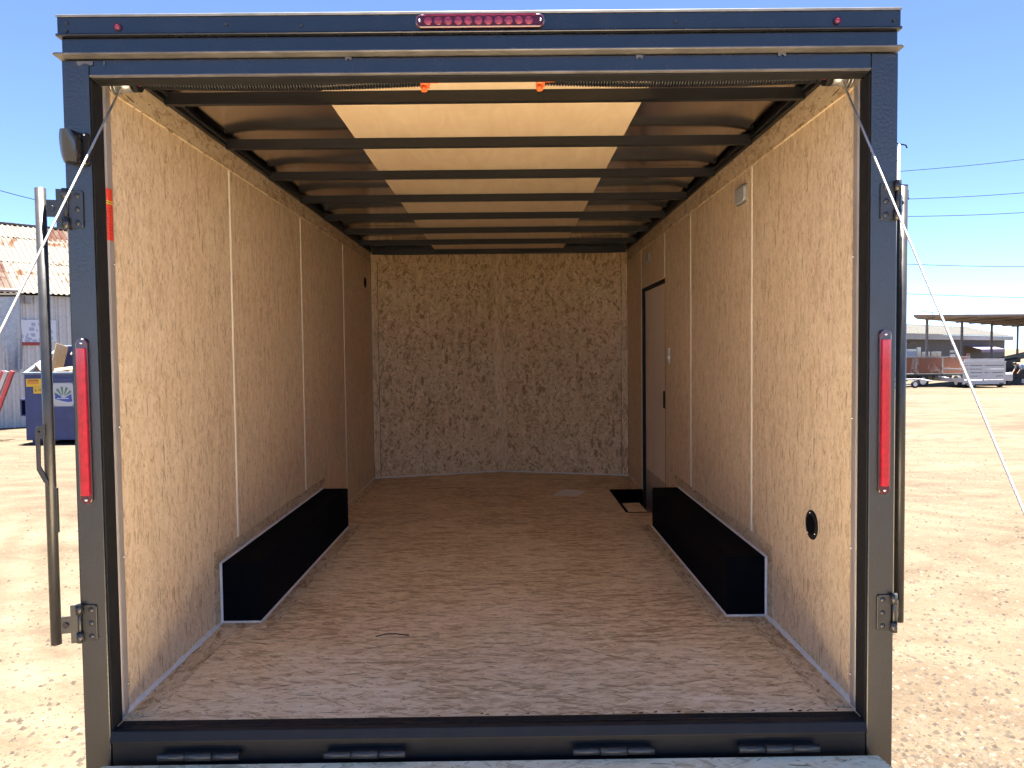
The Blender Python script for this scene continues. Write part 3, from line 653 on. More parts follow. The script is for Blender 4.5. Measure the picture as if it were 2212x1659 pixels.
M_galv = corr_paint('dull_galvanised_sheet', (0.33, 0.335, 0.34), (0.46, 0.465, 0.47), (0.20, 0.17, 0.15), 0.34, 1.8, 0.45, 0.4)
M_dkwood = simple('dark_timber', (0.05, 0.042, 0.036), 0.8, 0, 1.4, 0.3, 5)
M_blue = simple('blue_dumpster_paint', (0.032, 0.044, 0.14), 0.45, 0, 1.5, 0.25, 3, 25, 0.15)
M_bluel = simple('sunlit_rim_blue', (0.16, 0.21, 0.28), 0.5, 0, 1.5, 0.15, 6)  # paler blue for the rims, sunlight on their top edges put into the colour
M_lumber = plywood('scrap_lumber', (0.20, 0.135, 0.075), (0.28, 0.21, 0.13), 0)
M_cream = simple('cream_foam', (0.24, 0.21, 0.15), 0.8, 0, 1.4, 0.15, 8)
M_bag = simple('pale_plastic_bag', (0.22, 0.27, 0.27), 0.4, 0, 1.5, 0.15, 8)
M_yel = simple('yellow_label', (0.72, 0.44, 0.03), 0.5, 0, 1.5, 0.05, 6)
M_orl = simple('orange_label', (0.62, 0.26, 0.02), 0.5, 0, 1.5, 0.05, 6)
M_ink = simple('dark_ink', (0.03, 0.03, 0.035), 0.6, 0, 1.5, 0.1, 6)
M_blk = simple('matt_black_paint', (0.018, 0.018, 0.02), 0.6, 0, 1.45, 0.25, 6)
M_wpaint = simple('white_paint', (0.46, 0.46, 0.47), 0.45, 0, 1.5, 0.06, 4)
M_gpaint = simple('green_ink', (0.10, 0.20, 0.13), 0.6, 0, 1.5, 0.1, 6)
M_bink = simple('blue_ink', (0.05, 0.08, 0.34), 0.6, 0, 1.5, 0.1, 6)
M_redp = simple('faded_red_paint', (0.30, 0.035, 0.035), 0.55, 0, 1.5, 0.2, 5)
M_greyw = simple('grey_weathered_pole', (0.30, 0.285, 0.28), 0.6, 0, 1.5, 0.2, 6)
M_rustp = corr_paint('rusted_steel_side', (0.135, 0.048, 0.028), (0.19, 0.075, 0.044), (0.20, 0.15, 0.13), 0.36, 1.2, 0.75)
M_rustg = simple('bare_grey_stake', (0.21, 0.18, 0.17), 0.6, 0.2, 1.5, 0.25, 6)
M_stucco = simple('grey_stucco', (0.10, 0.094, 0.092), 0.85, 0, 1.4, 0.1, 3, 40, 0.2)
M_roofg = simple('weathered_metal_roof', (0.095, 0.094, 0.091), 0.95, 0, 1.12, 0.12, 3)
M_fascia = simple('pale_fascia', (0.36, 0.35, 0.33), 0.6, 0, 1.45, 0.06, 2)
M_gable = simple('pale_blue_gable', (0.46, 0.49, 0.51), 0.6, 0, 1.45, 0.06, 2)
M_glass = simple('dark_window_glass', (0.02, 0.024, 0.03), 0.1, 0, 1.5, 0.2, 2)
M_wframe = simple('white_window_frame', (0.60, 0.63, 0.64), 0.5, 0, 1.5, 0.05, 4)
M_canopy = simple('brown_canopy_board', (0.19, 0.15, 0.13), 0.7, 0, 1.45, 0.2, 2)
M_dkgreen = simple('dark_green_grey_deck', (0.045, 0.055, 0.052), 0.4, 0.2, 1.5, 0.3, 4)
M_maroon = simple('maroon_door_paint', (0.16, 0.022, 0.04), 0.5, 0, 1.5, 0.1, 4)
M_purple = simple('mauve_awning', (0.17, 0.14, 0.20), 0.7, 0, 1.45, 0.1, 4)
M_wire = simple('wire_dark', (0.012, 0.013, 0.016), 0.92, 0, 1.15, 0.1, 2)
M_skinp = simple('person_skin', (0.30, 0.17, 0.11), 0.6, 0, 1.4, 0.08, 9)
M_shirt = simple('light_blue_shirt', (0.22, 0.33, 0.44), 0.8, 0, 1.4, 0.15, 14)
M_jeans = simple('blue_jeans', (0.05, 0.07, 0.12), 0.85, 0, 1.4, 0.25, 14)
M_hair = simple('black_hair', (0.012, 0.011, 0.011), 0.6, 0, 1.4, 0.2, 20)

def frame3(o, u, n):
    """local frame: o origin, u horizontal along direction, n outward normal; returns fn(along, out, z)"""
    o = Vector(o); u = Vector(u).normalized(); n = Vector(n).normalized()
    return lambda a, out, z: tuple(o + u*a + n*out + Vector((0, 0, z)))
def obox(P, a0, a1, n0, n1, z0, z1, mb=None):
    mb = mb or MB()
    v = [P(a, n, z) for z in (z0, z1) for n in (n0, n1) for a in (a0, a1)]
    return mb.add(v, [(0, 2, 3, 1), (4, 5, 7, 6), (0, 1, 5, 4), (2, 6, 7, 3), (0, 4, 6, 2), (1, 3, 7, 5)])
def corr(fn, w, pitch, amp, nv=2):
    """corrugated sheet: fn(along 0..w, t 0..1, offset) -> point"""
    n = max(2, int(round(w/pitch))); prof = []
    for k in range(n):
        for q, h in ((0.0, 0), (0.3, 0), (0.42, 1), (0.72, 1), (0.84, 0)):
            prof.append(((k+q)*w/n, h*amp))
    prof.append((w, 0))
    vs = [fn(a, j/nv, h) for j in range(nv+1) for a, h in prof]; m = len(prof)
    return MB().add(vs, [(j*m+i, j*m+i+1, (j+1)*m+i+1, (j+1)*m+i) for j in range(nv) for i in range(m-1)])
def kid(mb, name, mat, par, bev=0):
    """child mesh given in world coordinates"""
    inv = par.location if par.parent is None else par.location + par.parent.location
    mb.v = [(x-inv.x, y-inv.y, z-inv.z) for x, y, z in mb.v]
    return mb.obj(name, mat, par, bev, loc=(0, 0, 0))
def text(par, body, size, loc, rot, mat, name='lettering'):
    c = bpy.data.curves.new(name, 'FONT'); c.body = body; c.size = size; c.align_x = 'CENTER'; c.align_y = 'CENTER'; c.extrude = 0.0008; c.materials.append(mat)
    o0 = bpy.data.objects.new(name, c); COL.objects.link(o0); bpy.context.view_layer.update()
    me = bpy.data.meshes.new_from_object(o0.evaluated_get(bpy.context.evaluated_depsgraph_get())); bpy.data.objects.remove(o0)
    o = bpy.data.objects.new(name, me); COL.objects.link(o); o.parent = par
    o.location = Vector(loc)-par.location; o.rotation_euler = rot; return o

# ------------------------------------------------------------------ old shed with corrugated roof, left
def shed():
    base = Vector((-13.3, 18.6, gz(0, 18.6)))
    S = empty('corrugated_shed', base); tag(S, 'old white corrugated shed with rust streaked metal roof', 'shed')
    u = Vector((0.70, 0.714, 0)); n = Vector((0.714, -0.70, 0))
    P = frame3((-13.3, 18.6, 0), u, n)
    g = gz(0, 18.6)-0.05; EZ, RZ, RUN = 3.50, 5.80, 3.15
    # wall sheets
    a = -0.55
    while a < 8:
        kid(corr(lambda q, t, h: P(a+q, -0.25+h, g+(EZ-0.02-g)*t), 0.80, 0.20, 0.035), 'wall_sheet', M_wallw, S); a += 0.805
    # roof: three courses of sheets; the top course partly rusted
    L0, L1 = -9.0, 9.0
    rnd = random.Random(11)
    for course, (t0, t1) in enumerate(((0.0, 0.44), (0.41, 0.80), (0.77, 1.0))):
        a = L0 + 0.3*course
        while a < L1:
            lift = 0.012*course + rnd.uniform(0, 0.008)
            def fn(q, t, h, a=a, t0=t0, t1=t1, lift=lift):
                tt = t0+(t1-t0)*t
                return P(a+q, 0.12-RUN*tt-0.0, EZ+(RZ-EZ)*tt+lift+h)
            mat = M_roofw
            if course == 2 and rnd.random() < 0.85: mat = M_roofr
            elif rnd.random() < 0.04: mat = M_roofr
            kid(corr(fn, 0.84, 0.14, 0.028, 3), 'roof_sheet', mat, S); a += 0.82
    kid(obox(P, L0, L1, -RUN-0.05, -RUN+0.25, RZ-0.03, RZ+0.03), 'ridge_cap', M_roofw, S)
    def back(u_, v): return P(L0+(L1-L0)*u_, -RUN-0.02-3.2*v, RZ-0.02-(RZ-EZ)*v)
    kid(MB().grid(back, 2, 2), 'rear_roof', M_roofw, S)
    kid(obox(P, L0, L1, -6.3, -6.2, g, EZ), 'rear_wall', M_dkwood, S)
    kid(obox(P, L0, L0+0.1, -6.2, -0.2, g, EZ), 'end_wall', M_dkwood, S)
    kid(obox(P, -0.60, -0.50, -6.2, -0.30, g, EZ+0.1), 'inner_wall', M_dkwood, S)
    for q in (-0.62, -3.5, -6.3): kid(obox(P, q-0.07, q+0.07, -0.34, -0.20, g, EZ+0.05), 'post', M_dkwood, S)
    kid(MB().tube([P(-6, 0.20, EZ+0.02), P(0.05, 0.20, EZ+0.06)], 0.05, 10), 'gutter_pipe', M_greyw, S)
    kid(obox(P, 0.28, 0.42, -0.20, -0.02, EZ-0.26, EZ-0.06), 'wall_lamp', M_greyw, S)
    # weathered printed board on the wall
    m, t, b = nt('weathered_notice_print')
    vec = nd(t, 'ShaderNodeTexCoord').outputs['Object']
    v = nd(t, 'ShaderNodeTexVoronoi', distance='CHEBYCHEV'); v.inputs['Scale'].default_value = 7.5; t.links.new(vec, v.inputs['Vector'])
    s = nd(t, 'ShaderNodeSeparateColor'); t.links.new(v.outputs['Color'], s.inputs[0])
    k = math_(t, 'MULTIPLY', math_(t, 'LESS_THAN', v.outputs['Distance'], 0.36), math_(t, 'GREATER_THAN', s.outputs[0], 0.35))
    t.links.new(mixc(t, math_(t, 'MULTIPLY', k, 0.75), (0.58, 0.60, 0.66), (0.24, 0.28, 0.40)), b.inputs['Base Color'])
    bd = kid(obox(P, -0.15, 1.05, -0.205, -0.185, 2.18, 2.80), 'notice_board', m, S)
    kid(obox(P, -0.10, 0.75, -0.2055, -0.184, 2.09, 2.175), 'notice_strip', M_redp, S)
shed()
# hanging sheet in the shed mouth and poles leaning below it
def curtain():
    rnd = random.Random(4)
    o = (-11.62, 15.35)
    def fn(u, v):
        w = 0.36*(1-0.12*v); x = o[0]+w*u+0.08*v; y = o[1]+0.25*u+0.05*math.sin(u*9+v*2)*(0.3+v)+0.02*math.sin(v*7+u*3)
        return (x, y, 3.15-1.72*v-0.06*math.sin(u*5)*v)
    mb = MB().grid(fn, 16, 20); f2 = MB().grid(lambda u, v: tuple(Vector(fn(u, v))+Vector((0, 0.02, 0))), 16, 20)
    mb.add(f2.v, [tuple(reversed(f)) for f in f2.f], True)
    o_ = mb.obj('hanging_sheet', M_galv); tag(o_, 'grey white sheet hanging at the far left beside the shed', 'sheet')
    st = MB().tube([(-11.9, 15.25, gz(0, 15)), (-11.9, 15.25, 3.25)], 0.05, 8).tube([(-12.6, 15.3, 3.2), (-11.2, 15.55, 3.2)], 0.035, 8).obj('sheet_frame', M_dkwood)
    st.parent = o_
curtain()
for i, (x0, x1, mat, lab) in enumerate(((-11.36, -11.80, M_redp, 'faded red pole leaning left beside the dumpster, farther one'), (-11.29, -11.74, M_greyw, 'grey pole leaning between two red poles by the dumpster'), (-11.16, -11.58, M_redp, 'faded red pole leaning nearest to the blue dumpster'))):
    g = gz(0, 14.9)
    p0, p1 = Vector((x0, 15.1, 1.45)), Vector((x1, 14.75, g))
    d = (p1-p0).normalized(); s_ = d.cross(Vector((0, 1, 0))).normalized()*0.045; f_ = d.cross(s_).normalized()*0.03
    q = MB().add([tuple(p+a_*s_+b_*f_) for p in (p0, p1) for a_, b_ in ((-1, -1), (1, -1), (1, 1), (-1, 1))], [(0, 1, 2, 3), (7, 6, 5, 4), (0, 4, 5, 1), (1, 5, 6, 2), (2, 6, 7, 3), (3, 7, 4, 0)]).obj('leaning_pole', mat, None, 0.006)
    tag(q, lab, 'pole', 'poles leaning by the shed')
# ------------------------------------------------------------------ dumpster
def dumpster():
    x0, x1, y0, y1 = -10.22, -8.35, 14.0, 15.45; g = gz(0, 14.5); zf, zb = 1.40, 1.98; th = 0.03
    D = empty('dumpster', (x0, y0, g)); tag(D, 'blue steel dumpster full of scrap wood beside the shed', 'dumpster')
    kid(MB().prism([(y0, g+0.10), (y0+th, g+0.10), (y0+th, zf), (y0, zf)], 0, x0, x1), 'front_wall', M_blue, D, 0.006)
    kid(MB().prism([(y1-th, g+0.10), (y1, g+0.10), (y1, zb), (y1-th, zb)], 0, x0, x1), 'rear_wall', M_blue, D)
    for s in (x0, x1-th): kid(MB().prism([(y0+th, g+0.10), (y1-th, g+0.10), (y1-th, zb), (y0+th, zf)], 0, s, s+th), 'side_wall', M_blue, D)
    kid(MB().box(x0+th, x1-th, y0+th, y1-th, g+0.10, g+0.14), 'bottom', M_blue, D)
    for x in (x0+0.1, x1-0.2): kid(MB().box(x, x+0.1, y0+0.05, y1-0.05, g, g+0.10), 'skid', M_blue, D)
    kid(MB().box(x0-0.02, x1+0.02, y0-0.03, y0+0.03, zf-0.01, zf+0.04), 'front_rim', M_bluel, D, 0.008)
    kid(MB().box(x0-0.02, x1+0.02, y1-0.03, y1+0.03, zb-0.02, zb+0.04), 'rear_rim', M_bluel, D, 0.008)
    for s in (x0-0.02, x1-0.05):
        kid(MB().prism([(y0+0.03, zf-0.01), (y1-0.03, zb-0.01), (y1-0.03, zb+0.04), (y0+0.03, zf+0.04)], 0, s, s+0.07), 'side_rim', M_bluel, D)
    kid(MB().box(x0+0.02, x1-0.02, y0-0.018, y0-0.001, 1.24, 1.31), 'stiffener', M_blue, D, 0.004)
    # fork sleeve on the left side
    kid(MB().box(x0-0.20, x0-0.001, y0+0.15, y1-0.2, 0.83, 0.86).box(x0-0.20, x0-0.17, y0+0.15, y1-0.2, 0.52, 0.83).box(x0-0.20, x0-0.001, y0+0.15, y1-0.2, 0.49, 0.52), 'fork_sleeve', M_blue, D)
    kid(MB().prism([(x0-0.20, 0.861), (x0-0.001, 0.861), (x0-0.001, 1.02)], 1, y0+0.3, y0+0.33), 'gusset', M_blue, D)
    kid(MB().prism([(y1+0.01, zb+0.05), (y1+0.05, zb+0.05), (y1+0.20, 1.0), (y1+0.16, 1.0)], 0, x0+0.03, x1-0.03), 'lid', M_blk, D, 0.006)
    # labels
    kid(MB().box(-10.17, -9.86, y0-0.004, y0-0.0005, 1.125, 1.235) if False else MB().box(-10.17, -9.84, y0-0.022, y0-0.0185, 1.13, 1.30), 'caution_label', M_yel, D)
    kid(MB().box(-10.145, -9.90, y0-0.0235, y0-0.0222, 1.185, 1.285), 'label_band', M_orl, D)
    text(D, 'CAUTION', 0.050, (-10.02, y0-0.0245, 1.262), (R(90), 0, 0), M_ink)
    kid(MB().box(-10.03, -9.80, y0-0.006, y0-0.001, 0.985, 1.125), 'size_label', M_yel, D)
    text(D, '6 YD', 0.085, (-9.912, y0-0.0075, 1.052), (R(90), 0, 0), M_ink)
    # square logo plate: black corners, white rounded field, rays and a blue wedge
    lx, lz, w = -9.40, 0.955, 0.50
    pf = lambda pts, yy: MB().prism(pts, 1, y0-yy-0.002, y0-yy)
    kid(pf(shift(rrect(w, w, 0.01), lx, lz), 0.001), 'logo_plate', M_wpaint, D)
    lg = kid(pf(shift(rrect(w-0.03, w-0.03, 0.008), lx, lz), 0.0035), 'logo_corners', M_blk, D)
    kid(pf(shift(rrect(w-0.032, w-0.032, 0.075, 6), lx, lz), 0.0058), 'logo_field', M_wpaint, D)
    cx_, cz_ = lx, lz-0.05
    for k in range(5):
        a = R(20+35*k); a2 = a+R(17)
        pts = [(cx_+0.045*math.cos(a), cz_+0.045*math.sin(a)), (cx_+0.19*math.cos(a), cz_+0.04+0.19*math.sin(a)*0.95), (cx_+0.19*math.cos(a2), cz_+0.04+0.19*math.sin(a2)*0.95), (cx_+0.045*math.cos(a2), cz_+0.045*math.sin(a2))]
        kid(pf(pts, 0.0082), 'logo_ray', M_gpaint, D)
    kid(pf([(lx-0.17, lz-0.02), (lx-0.13, lz+0.01), (lx-0.02, lz-0.07), (lx+0.03, lz-0.07), (lx+0.17, lz+0.01), (lx+0.19, lz-0.15), (lx+0.10, lz-0.16), (lx-0.02, lz-0.135), (lx-0.17, lz-0.09)], 0.0106), 'logo_wedge', M_bink, D)
    kid(pf([(lx-0.13, lz-0.092), (lx+0.12, lz-0.092), (lx+0.12, lz-0.072), (lx-0.13, lz-0.072)], 0.0130), 'logo_bar', M_wpaint, D)
    # contents
    def board(a, b_, w_, th_, mat, label, roll_=0.0, name='scrap_board'):
        a, b_ = Vector(a), Vector(b_); d = (b_-a).normalized(); s_ = d.cross(Vector((0, 0, 1)));
        if s_.length < 0.1: s_ = Vector((1, 0, 0))
        s_.normalize(); s_ = Quaternion(d, roll_) @ s_; f_ = d.cross(s_)
        o = MB().add([tuple(p+i*s_*w_/2+j*f_*th_/2) for p in (a, b_) for i, j in ((-1, -1), (1, -1), (1, 1), (-1, 1))], [(0, 1, 2, 3), (7, 6, 5, 4), (0, 4, 5, 1), (1, 5, 6, 2), (2, 6, 7, 3), (3, 7, 4, 0)]).obj(name, mat, None, 0.004)
        return tag(o, label, 'scrap', 'scrap in the blue dumpster')
    board((-9.90, 14.45, 1.1), (-9.82, 14.75, 2.02), 0.28, 0.03, M_lumber, 'wide tan board standing upright in the blue dumpster', 1.35)
    board((-10.12, 14.35, 1.62), (-9.80, 14.22, 1.33), 0.16, 0.09, M_cream, 'cream foam block tilted in the left of the dumpster', 0.5, 'foam_block')
    board((-9.75, 14.3, 1.46), (-8.6, 14.75, 1.62), 0.20, 0.04, M_lumber, 'long tan plank lying lowest across the dumpster', 0.3)
    board((-9.35, 14.2, 1.45), (-8.45, 14.25, 1.56), 0.14, 0.05, M_rustp, 'brown plank lying across the front of the dumpster', 0.2)
    board((-9.55, 14.7, 1.92), (-8.7, 14.9, 1.62), 0.30, 0.03, M_lumber, 'broad tan panel sloping down to the right in the dumpster', 0.9)
    board((-9.3, 14.15, 1.42), (-8.8, 14.12, 1.47), 0.12, 0.07, M_cream, 'cream foam offcut at the front rim of the dumpster', 0.1, 'foam_offcut')
    rnd = random.Random(9)
    def bag(u, v):
        a = 2*math.pi*u; b_ = math.pi*(v-0.5); r = 1+0.18*math.sin(5*a+3*v*4)+0.1*math.sin(9*a-7*v)
        return (-8.95+0.32*r*math.cos(a)*math.cos(b_), 14.45+0.2*r*math.sin(a)*math.cos(b_), 1.70+0.13*r*math.sin(b_))
    tag(MB().grid(bag, 20, 10).obj('plastic_bag', M_bag), 'crumpled pale plastic bag on top of the dumpster scrap', 'bag')
    fill = MB().grid(lambda u, v: (x0+0.04+(x1-x0-0.08)*u, y0+0.04+(y1-y0-0.08)*v, 1.25+0.12*math.sin(7*u+3*v)*math.cos(5*v)+0.15*v), 14, 10).obj('scrap_fill', M_lumber, None)
    tag(fill, 'heap of mixed wood offcuts filling the blue dumpster', 'scrap heap'); fill['kind'] = 'stuff'
dumpster()

# ------------------------------------------------------------------ long low building, right
def building():
    A = Vector((30.5, 57.5, gz(0, 60))); u = Vector((0.72, 0.694, 0)); n = Vector((0.694, -0.72, 0))
    B = empty('low_building', A); tag(B, 'long low grey building with white metal roof behind canopy', 'building')
    P = frame3((A.x, A.y, 0), u, n); g = gz(0, 60)-0.05; L = 34; EZ = 2.45
    kid(obox(P, -6, L, -8, -0.7, g, EZ+0.2), 'wall', M_stucco, B)
    kid(obox(P, -7, L+0.5, -0.25, 0.0, EZ, EZ+0.42), 'fascia', M_fascia, B)
    kid(obox(P, -7, L+0.5, -0.69, -0.26, EZ+0.02, EZ+0.10), 'soffit', M_fascia, B)
    a = -6.8
    while a < L:
        kid(corr(lambda q, t, h: P(a+q, 0.05-4.2*t, EZ+0.43+1.05*t+h), 1.0, 0.33, 0.06, 1), 'roof_sheet', M_roofg, B); a += 1.005
    kid(MB().grid(lambda q, v: P(-6.8+(L+6.8)*q, -4.15-4.2*v, EZ+1.46-1.05*v), 2, 2), 'rear_roof', M_wpaint, B)
    kid(obox(P, -6.8, L, -4.3, -4.05, EZ+1.47, EZ+1.56), 'ridge_cap', M_fascia, B)
    def win(a0, a1, z0, z1, bars, mat=M_glass):
        f = kid(obox(P, a0-0.06, a1+0.06, -0.70, -0.62, z0-0.06, z1+0.06), 'window', M_wframe, B)
        w = (a1-a0)/bars
        for k in range(bars):
            kid(obox(P, a0+w*k+0.05, a0+w*(k+1)-0.05, -0.619, -0.605, z0+0.02, z1-0.02), 'pane', mat, f)
    win(0.9, 3.4, 0.2, 1.72, 2); win(3.9, 6.0, 0.2, 1.60, 1); win(6.3, 7.1, 0.2, 1.75, 1)
    win(7.6, 9.4, 0.0, 1.35, 2); win(10.0, 12.4, 0.0, 1.35, 2)
    d1 = kid(obox(P, 15.0, 16.6, -0.70, -0.63, g, 1.5), 'door', M_wpaint, B); kid(obox(P, 15.05, 16.4, -0.629, -0.60, 1.15, 1.28), 'door_sign', M_blk, d1)
    d2 = kid(obox(P, 19.8, 21.2, -0.70, -0.63, g, 1.2), 'door', M_maroon, B); d2['label'] = 'maroon door'
    aw = MB(); aw.add([P(19, -0.6, 1.95), P(27, -0.6, 1.95), P(27, 0.9, 1.55), P(19, 0.9, 1.55), P(19, 0.9, 1.25), P(27, 0.9, 1.25)], [(0, 1, 2, 3), (3, 2, 5, 4)]); kid(aw, 'awning', M_purple, B)
    # pale arcs on the dark wall
    for k, (c, r_) in enumerate(((1.9, 0.9), (3.6, 0.8), (5.3, 0.9))):
        pts = [P(c+r_*math.cos(R(th)), -0.66, 1.72+0.55*r_*math.sin(R(th))) for th in range(20, 165, 12)]
        kid(MB().tube(pts, 0.025, 5), 'wall_scroll', M_greyw, B)
building()
def canopy():
    C = empty('canopy', (24.5, 42.5, gz(0, 43))); tag(C, 'flat brown canopy roof on thin steel posts', 'canopy')
    pts = [(23.0, 41.0), (44.0, 43.0), (44.0, 64.0), (25.1, 44.6)]
    kid(MB().prism(pts, 2, 3.50, 3.63), 'canopy_roof', M_canopy, C, 0.01)
    for i in range(8):
        t_ = (i+0.5)/8; a = Vector((23.0, 41.0)).lerp(Vector((44, 43)), t_); b_ = Vector((25.1, 44.6)).lerp(Vector((44, 64)), t_)
        kid(MB().tube([(a.x, a.y+0.1, 3.46), (b_.x, b_.y-0.1, 3.46)], 0.045, 6), 'purlin', M_canopy, C)
    for px_, py in ((25.95, 45.0), (30.3, 48.7), (35.0, 53.0), (40.2, 58.0)):
        kid(MB().box(px_-0.06, px_+0.06, py-0.06, py+0.06, gz(0, py), 3.49), 'canopy_post', M_rustg, C)
    kid(MB().tube([(24.6, 42.0, 3.64), (24.6, 42.0, 3.80)], 0.02, 6).tube([(24.0, 42.0, 3.84), (24.6, 42.0, 3.79), (25.2, 42.0, 3.84)], 0.018, 6), 'roof_aerial', M_wire, C)
canopy()
# ------------------------------------------------------------------ wheels helper
def wheel(par, c, r, w, axis_x, rimm=M_rim):
    e = empty('wheel', Vector(c)-par.location); e.parent = par
    prof = [(-w/2, r*0.6), (-w/2, r*0.9), (-w*0.4, r), (w*0.4, r), (w/2, r*0.9), (w/2, r*0.6)]; seg = 22; n = len(prof)
    vs = []
    for k in range(seg):
        for x, q in prof:
            a = 2*math.pi*k/seg
            vs.append((x, q*math.cos(a), q*math.sin(a)) if axis_x else (q*math.cos(a), x, q*math.sin(a)))
    fs = [(k*n+i, k*n+(i+1) % n, ((k+1) % seg)*n+(i+1) % n, ((k+1) % seg)*n+i) for k in range(seg) for i in range(n)]
    MB().add(vs, fs, True).obj('tyre', M_tyre, e, loc=(0, 0, 0))
    pr = [(-w*0.42, 0, 0), (w*0.42, 0, 0)]
    MB().tube([(p[0], 0, 0) if axis_x else (0, p[0], 0) for p in pr], r*0.6, 16).obj('rim', rimm, e, loc=(0, 0, 0))
    return e
def rust_trailer():
    g = gz(0, 40); y0, y1 = 40.0, 42.0; x0, x1 = 18.2, 25.55
    t = empty('stake_side_trailer', (21.5, 41, g)); tag(t, 'utility trailer with rusty brown steel sides and grey stakes', 'trailer')
    n = 5; w = (x1-x0)/n
    for y in (y0, y1):
        for k in range(n): kid(MB().box(x0+w*k+0.05, x0+w*(k+1)-0.05, y-0.02, y+0.02, 0.34, 1.17), 'side_panel', M_rustp, t)
        for k in range(n+1): kid(MB().box(x0+w*k-0.05, x0+w*k+0.05, y-0.045, y+0.045, 0.30, 1.19), 'stake', M_rustg, t)
        kid(MB().box(x0-0.06, x1+0.06, y-0.05, y+0.05, 1.195, 1.25), 'top_rail', M_rustg, t)
    for x in (x0, x1): kid(MB().box(x-0.02, x+0.02, y0+0.05, y1-0.05, 0.34, 1.17), 'end_panel', M_rustp, t)
    kid(MB().box(x0-0.05, x1+0.05, y0, y1, 0.20, 0.30), 'deck', M_blk, t)
    for x in (22.6, 23.6, 24.6): kid(MB().box(x-0.03, x+0.03, y0-0.03, y0+0.03, 0.0, 0.20), 'stake_leg', M_blk, t)
    kid(MB().box(x0, x1, y1-0.3, y1-0.2, -0.05, 0.16), 'rear_sill', M_greyw, t)
    for x in (21.55, 23.05): wheel(t, (x, y0+0.1, g+0.33), 0.33, 0.2, False)
    fe = [(21.55+0.55*math.cos(R(a)), g+0.33+0.50*math.sin(R(a))) for a in range(0, 181, 15)] + [(21.55+0.49*math.cos(R(a)), g+0.33+0.44*math.sin(R(a))) for a in range(180, -1, -15)]
    kid(MB().prism(fe, 1, y0-0.15, y0+0.25), 'fender', M_blk, t)
    kid(MB().tube([(23.8, y0-0.1, 0.18), (25.0, y0-0.5, g+0.28)], 0.045, 8), 'tow_bar', M_wpaint, t)
rust_trailer()
def equipment():
    g = gz(0, 39.3)
    t = empty('wheeled_jack', (25.2, 39.3, g)); tag(t, 'small wheeled jack stand in front of rusty trailer', 'jack')
    kid(MB().box(25.14, 25.26, 39.26, 39.34, g+0.12, g+0.42), 'jack_post', M_wpaint, t, 0.01)
    for x in (25.08, 25.36): wheel(t, (x, 39.25, g+0.14), 0.14, 0.08, False)
    kid(MB().tube([(25.0, 39.25, g+0.14), (25.6, 39.25, g+0.14)], 0.03, 8), 'axle', M_blk, t)
    t = empty('axle_cart', (21.6, 39.0, g)); tag(t, 'white wheeled cart frame standing in front of rusty trailer', 'cart')
    kid(MB().box(20.6, 22.4, 38.95, 39.05, g+0.42, g+0.50).box(20.6, 22.2, 38.94, 39.06, g+0.16, g+0.24), 'cart_frame', M_wpaint, t, 0.01)
    kid(MB().tube([(22.3, 39.0, g+0.46), (22.9, 38.9, g+0.36)], 0.04, 8), 'cart_handle', M_wpaint, t)
    wheel(t, (22.0, 38.9, g+0.20), 0.20, 0.12, False); wheel(t, (20.9, 38.9, g+0.20), 0.20, 0.12, False)
equipment()
def slat_trailer():
    g = gz(0, 38); x0, x1, y = 24.05, 26.30, 38.0
    t = empty('white_slat_trailer', (25.2, 38, g)); tag(t, 'white utility trailer with slatted rear gate', 'trailer')
    for xa, xb in ((x0, x0+0.07), (x1-0.07, x1), (25.10, 25.18)): kid(MB().box(xa, xb, y-0.03, y+0.03, g+0.265, 0.925), 'gate_post', M_wpaint, t)
    z = g+0.26
    for k in range(7):
        h = 0.155; kid(MB().box(x0+0.071, x1-0.071, y-0.02, y+0.02, z, z+h), 'slat', M_wpaint, t); z += h+0.032
    kid(MB().box(x0-0.02, x1+0.02, y-0.05, y+0.05, 0.93, 0.99), 'gate_top', M_wpaint, t)
    kid(MB().box(x0, x1, y-0.06, y+0.06, g+0.20, g+0.26), 'bumper', M_wpaint, t)
    for x in (x0+0.1, x1-0.35): kid(MB().box(x, x+0.22, y-0.075, y-0.061, g+0.205, g+0.255), 'tail_light', M_redd, t)
    for x in (x0, x1-0.06):
        kid(MB().box(x, x+0.06, y+0.06, y+3.6, g+0.30, 0.10), 'side_rail', M_wpaint, t)
        kid(MB().box(x, x+0.06, y+0.06, y+3.6, 0.55, 0.62), 'side_rail', M_wpaint, t)
    kid(MB().box(x0+0.07, x1-0.07, y+0.06, y+3.6, g+0.30, g+0.36), 'deck', M_wpaint, t)
    for x in (x0+0.25, x1+0.28): wheel(t, (x, y+0.9, g+0.32), 0.32, 0.20, True)
    kid(MB().box(x1+0.08, x1+0.55, y+0.45, y+1.4, g+0.66, g+0.70), 'fender', M_wpaint, t)
slat_trailer()
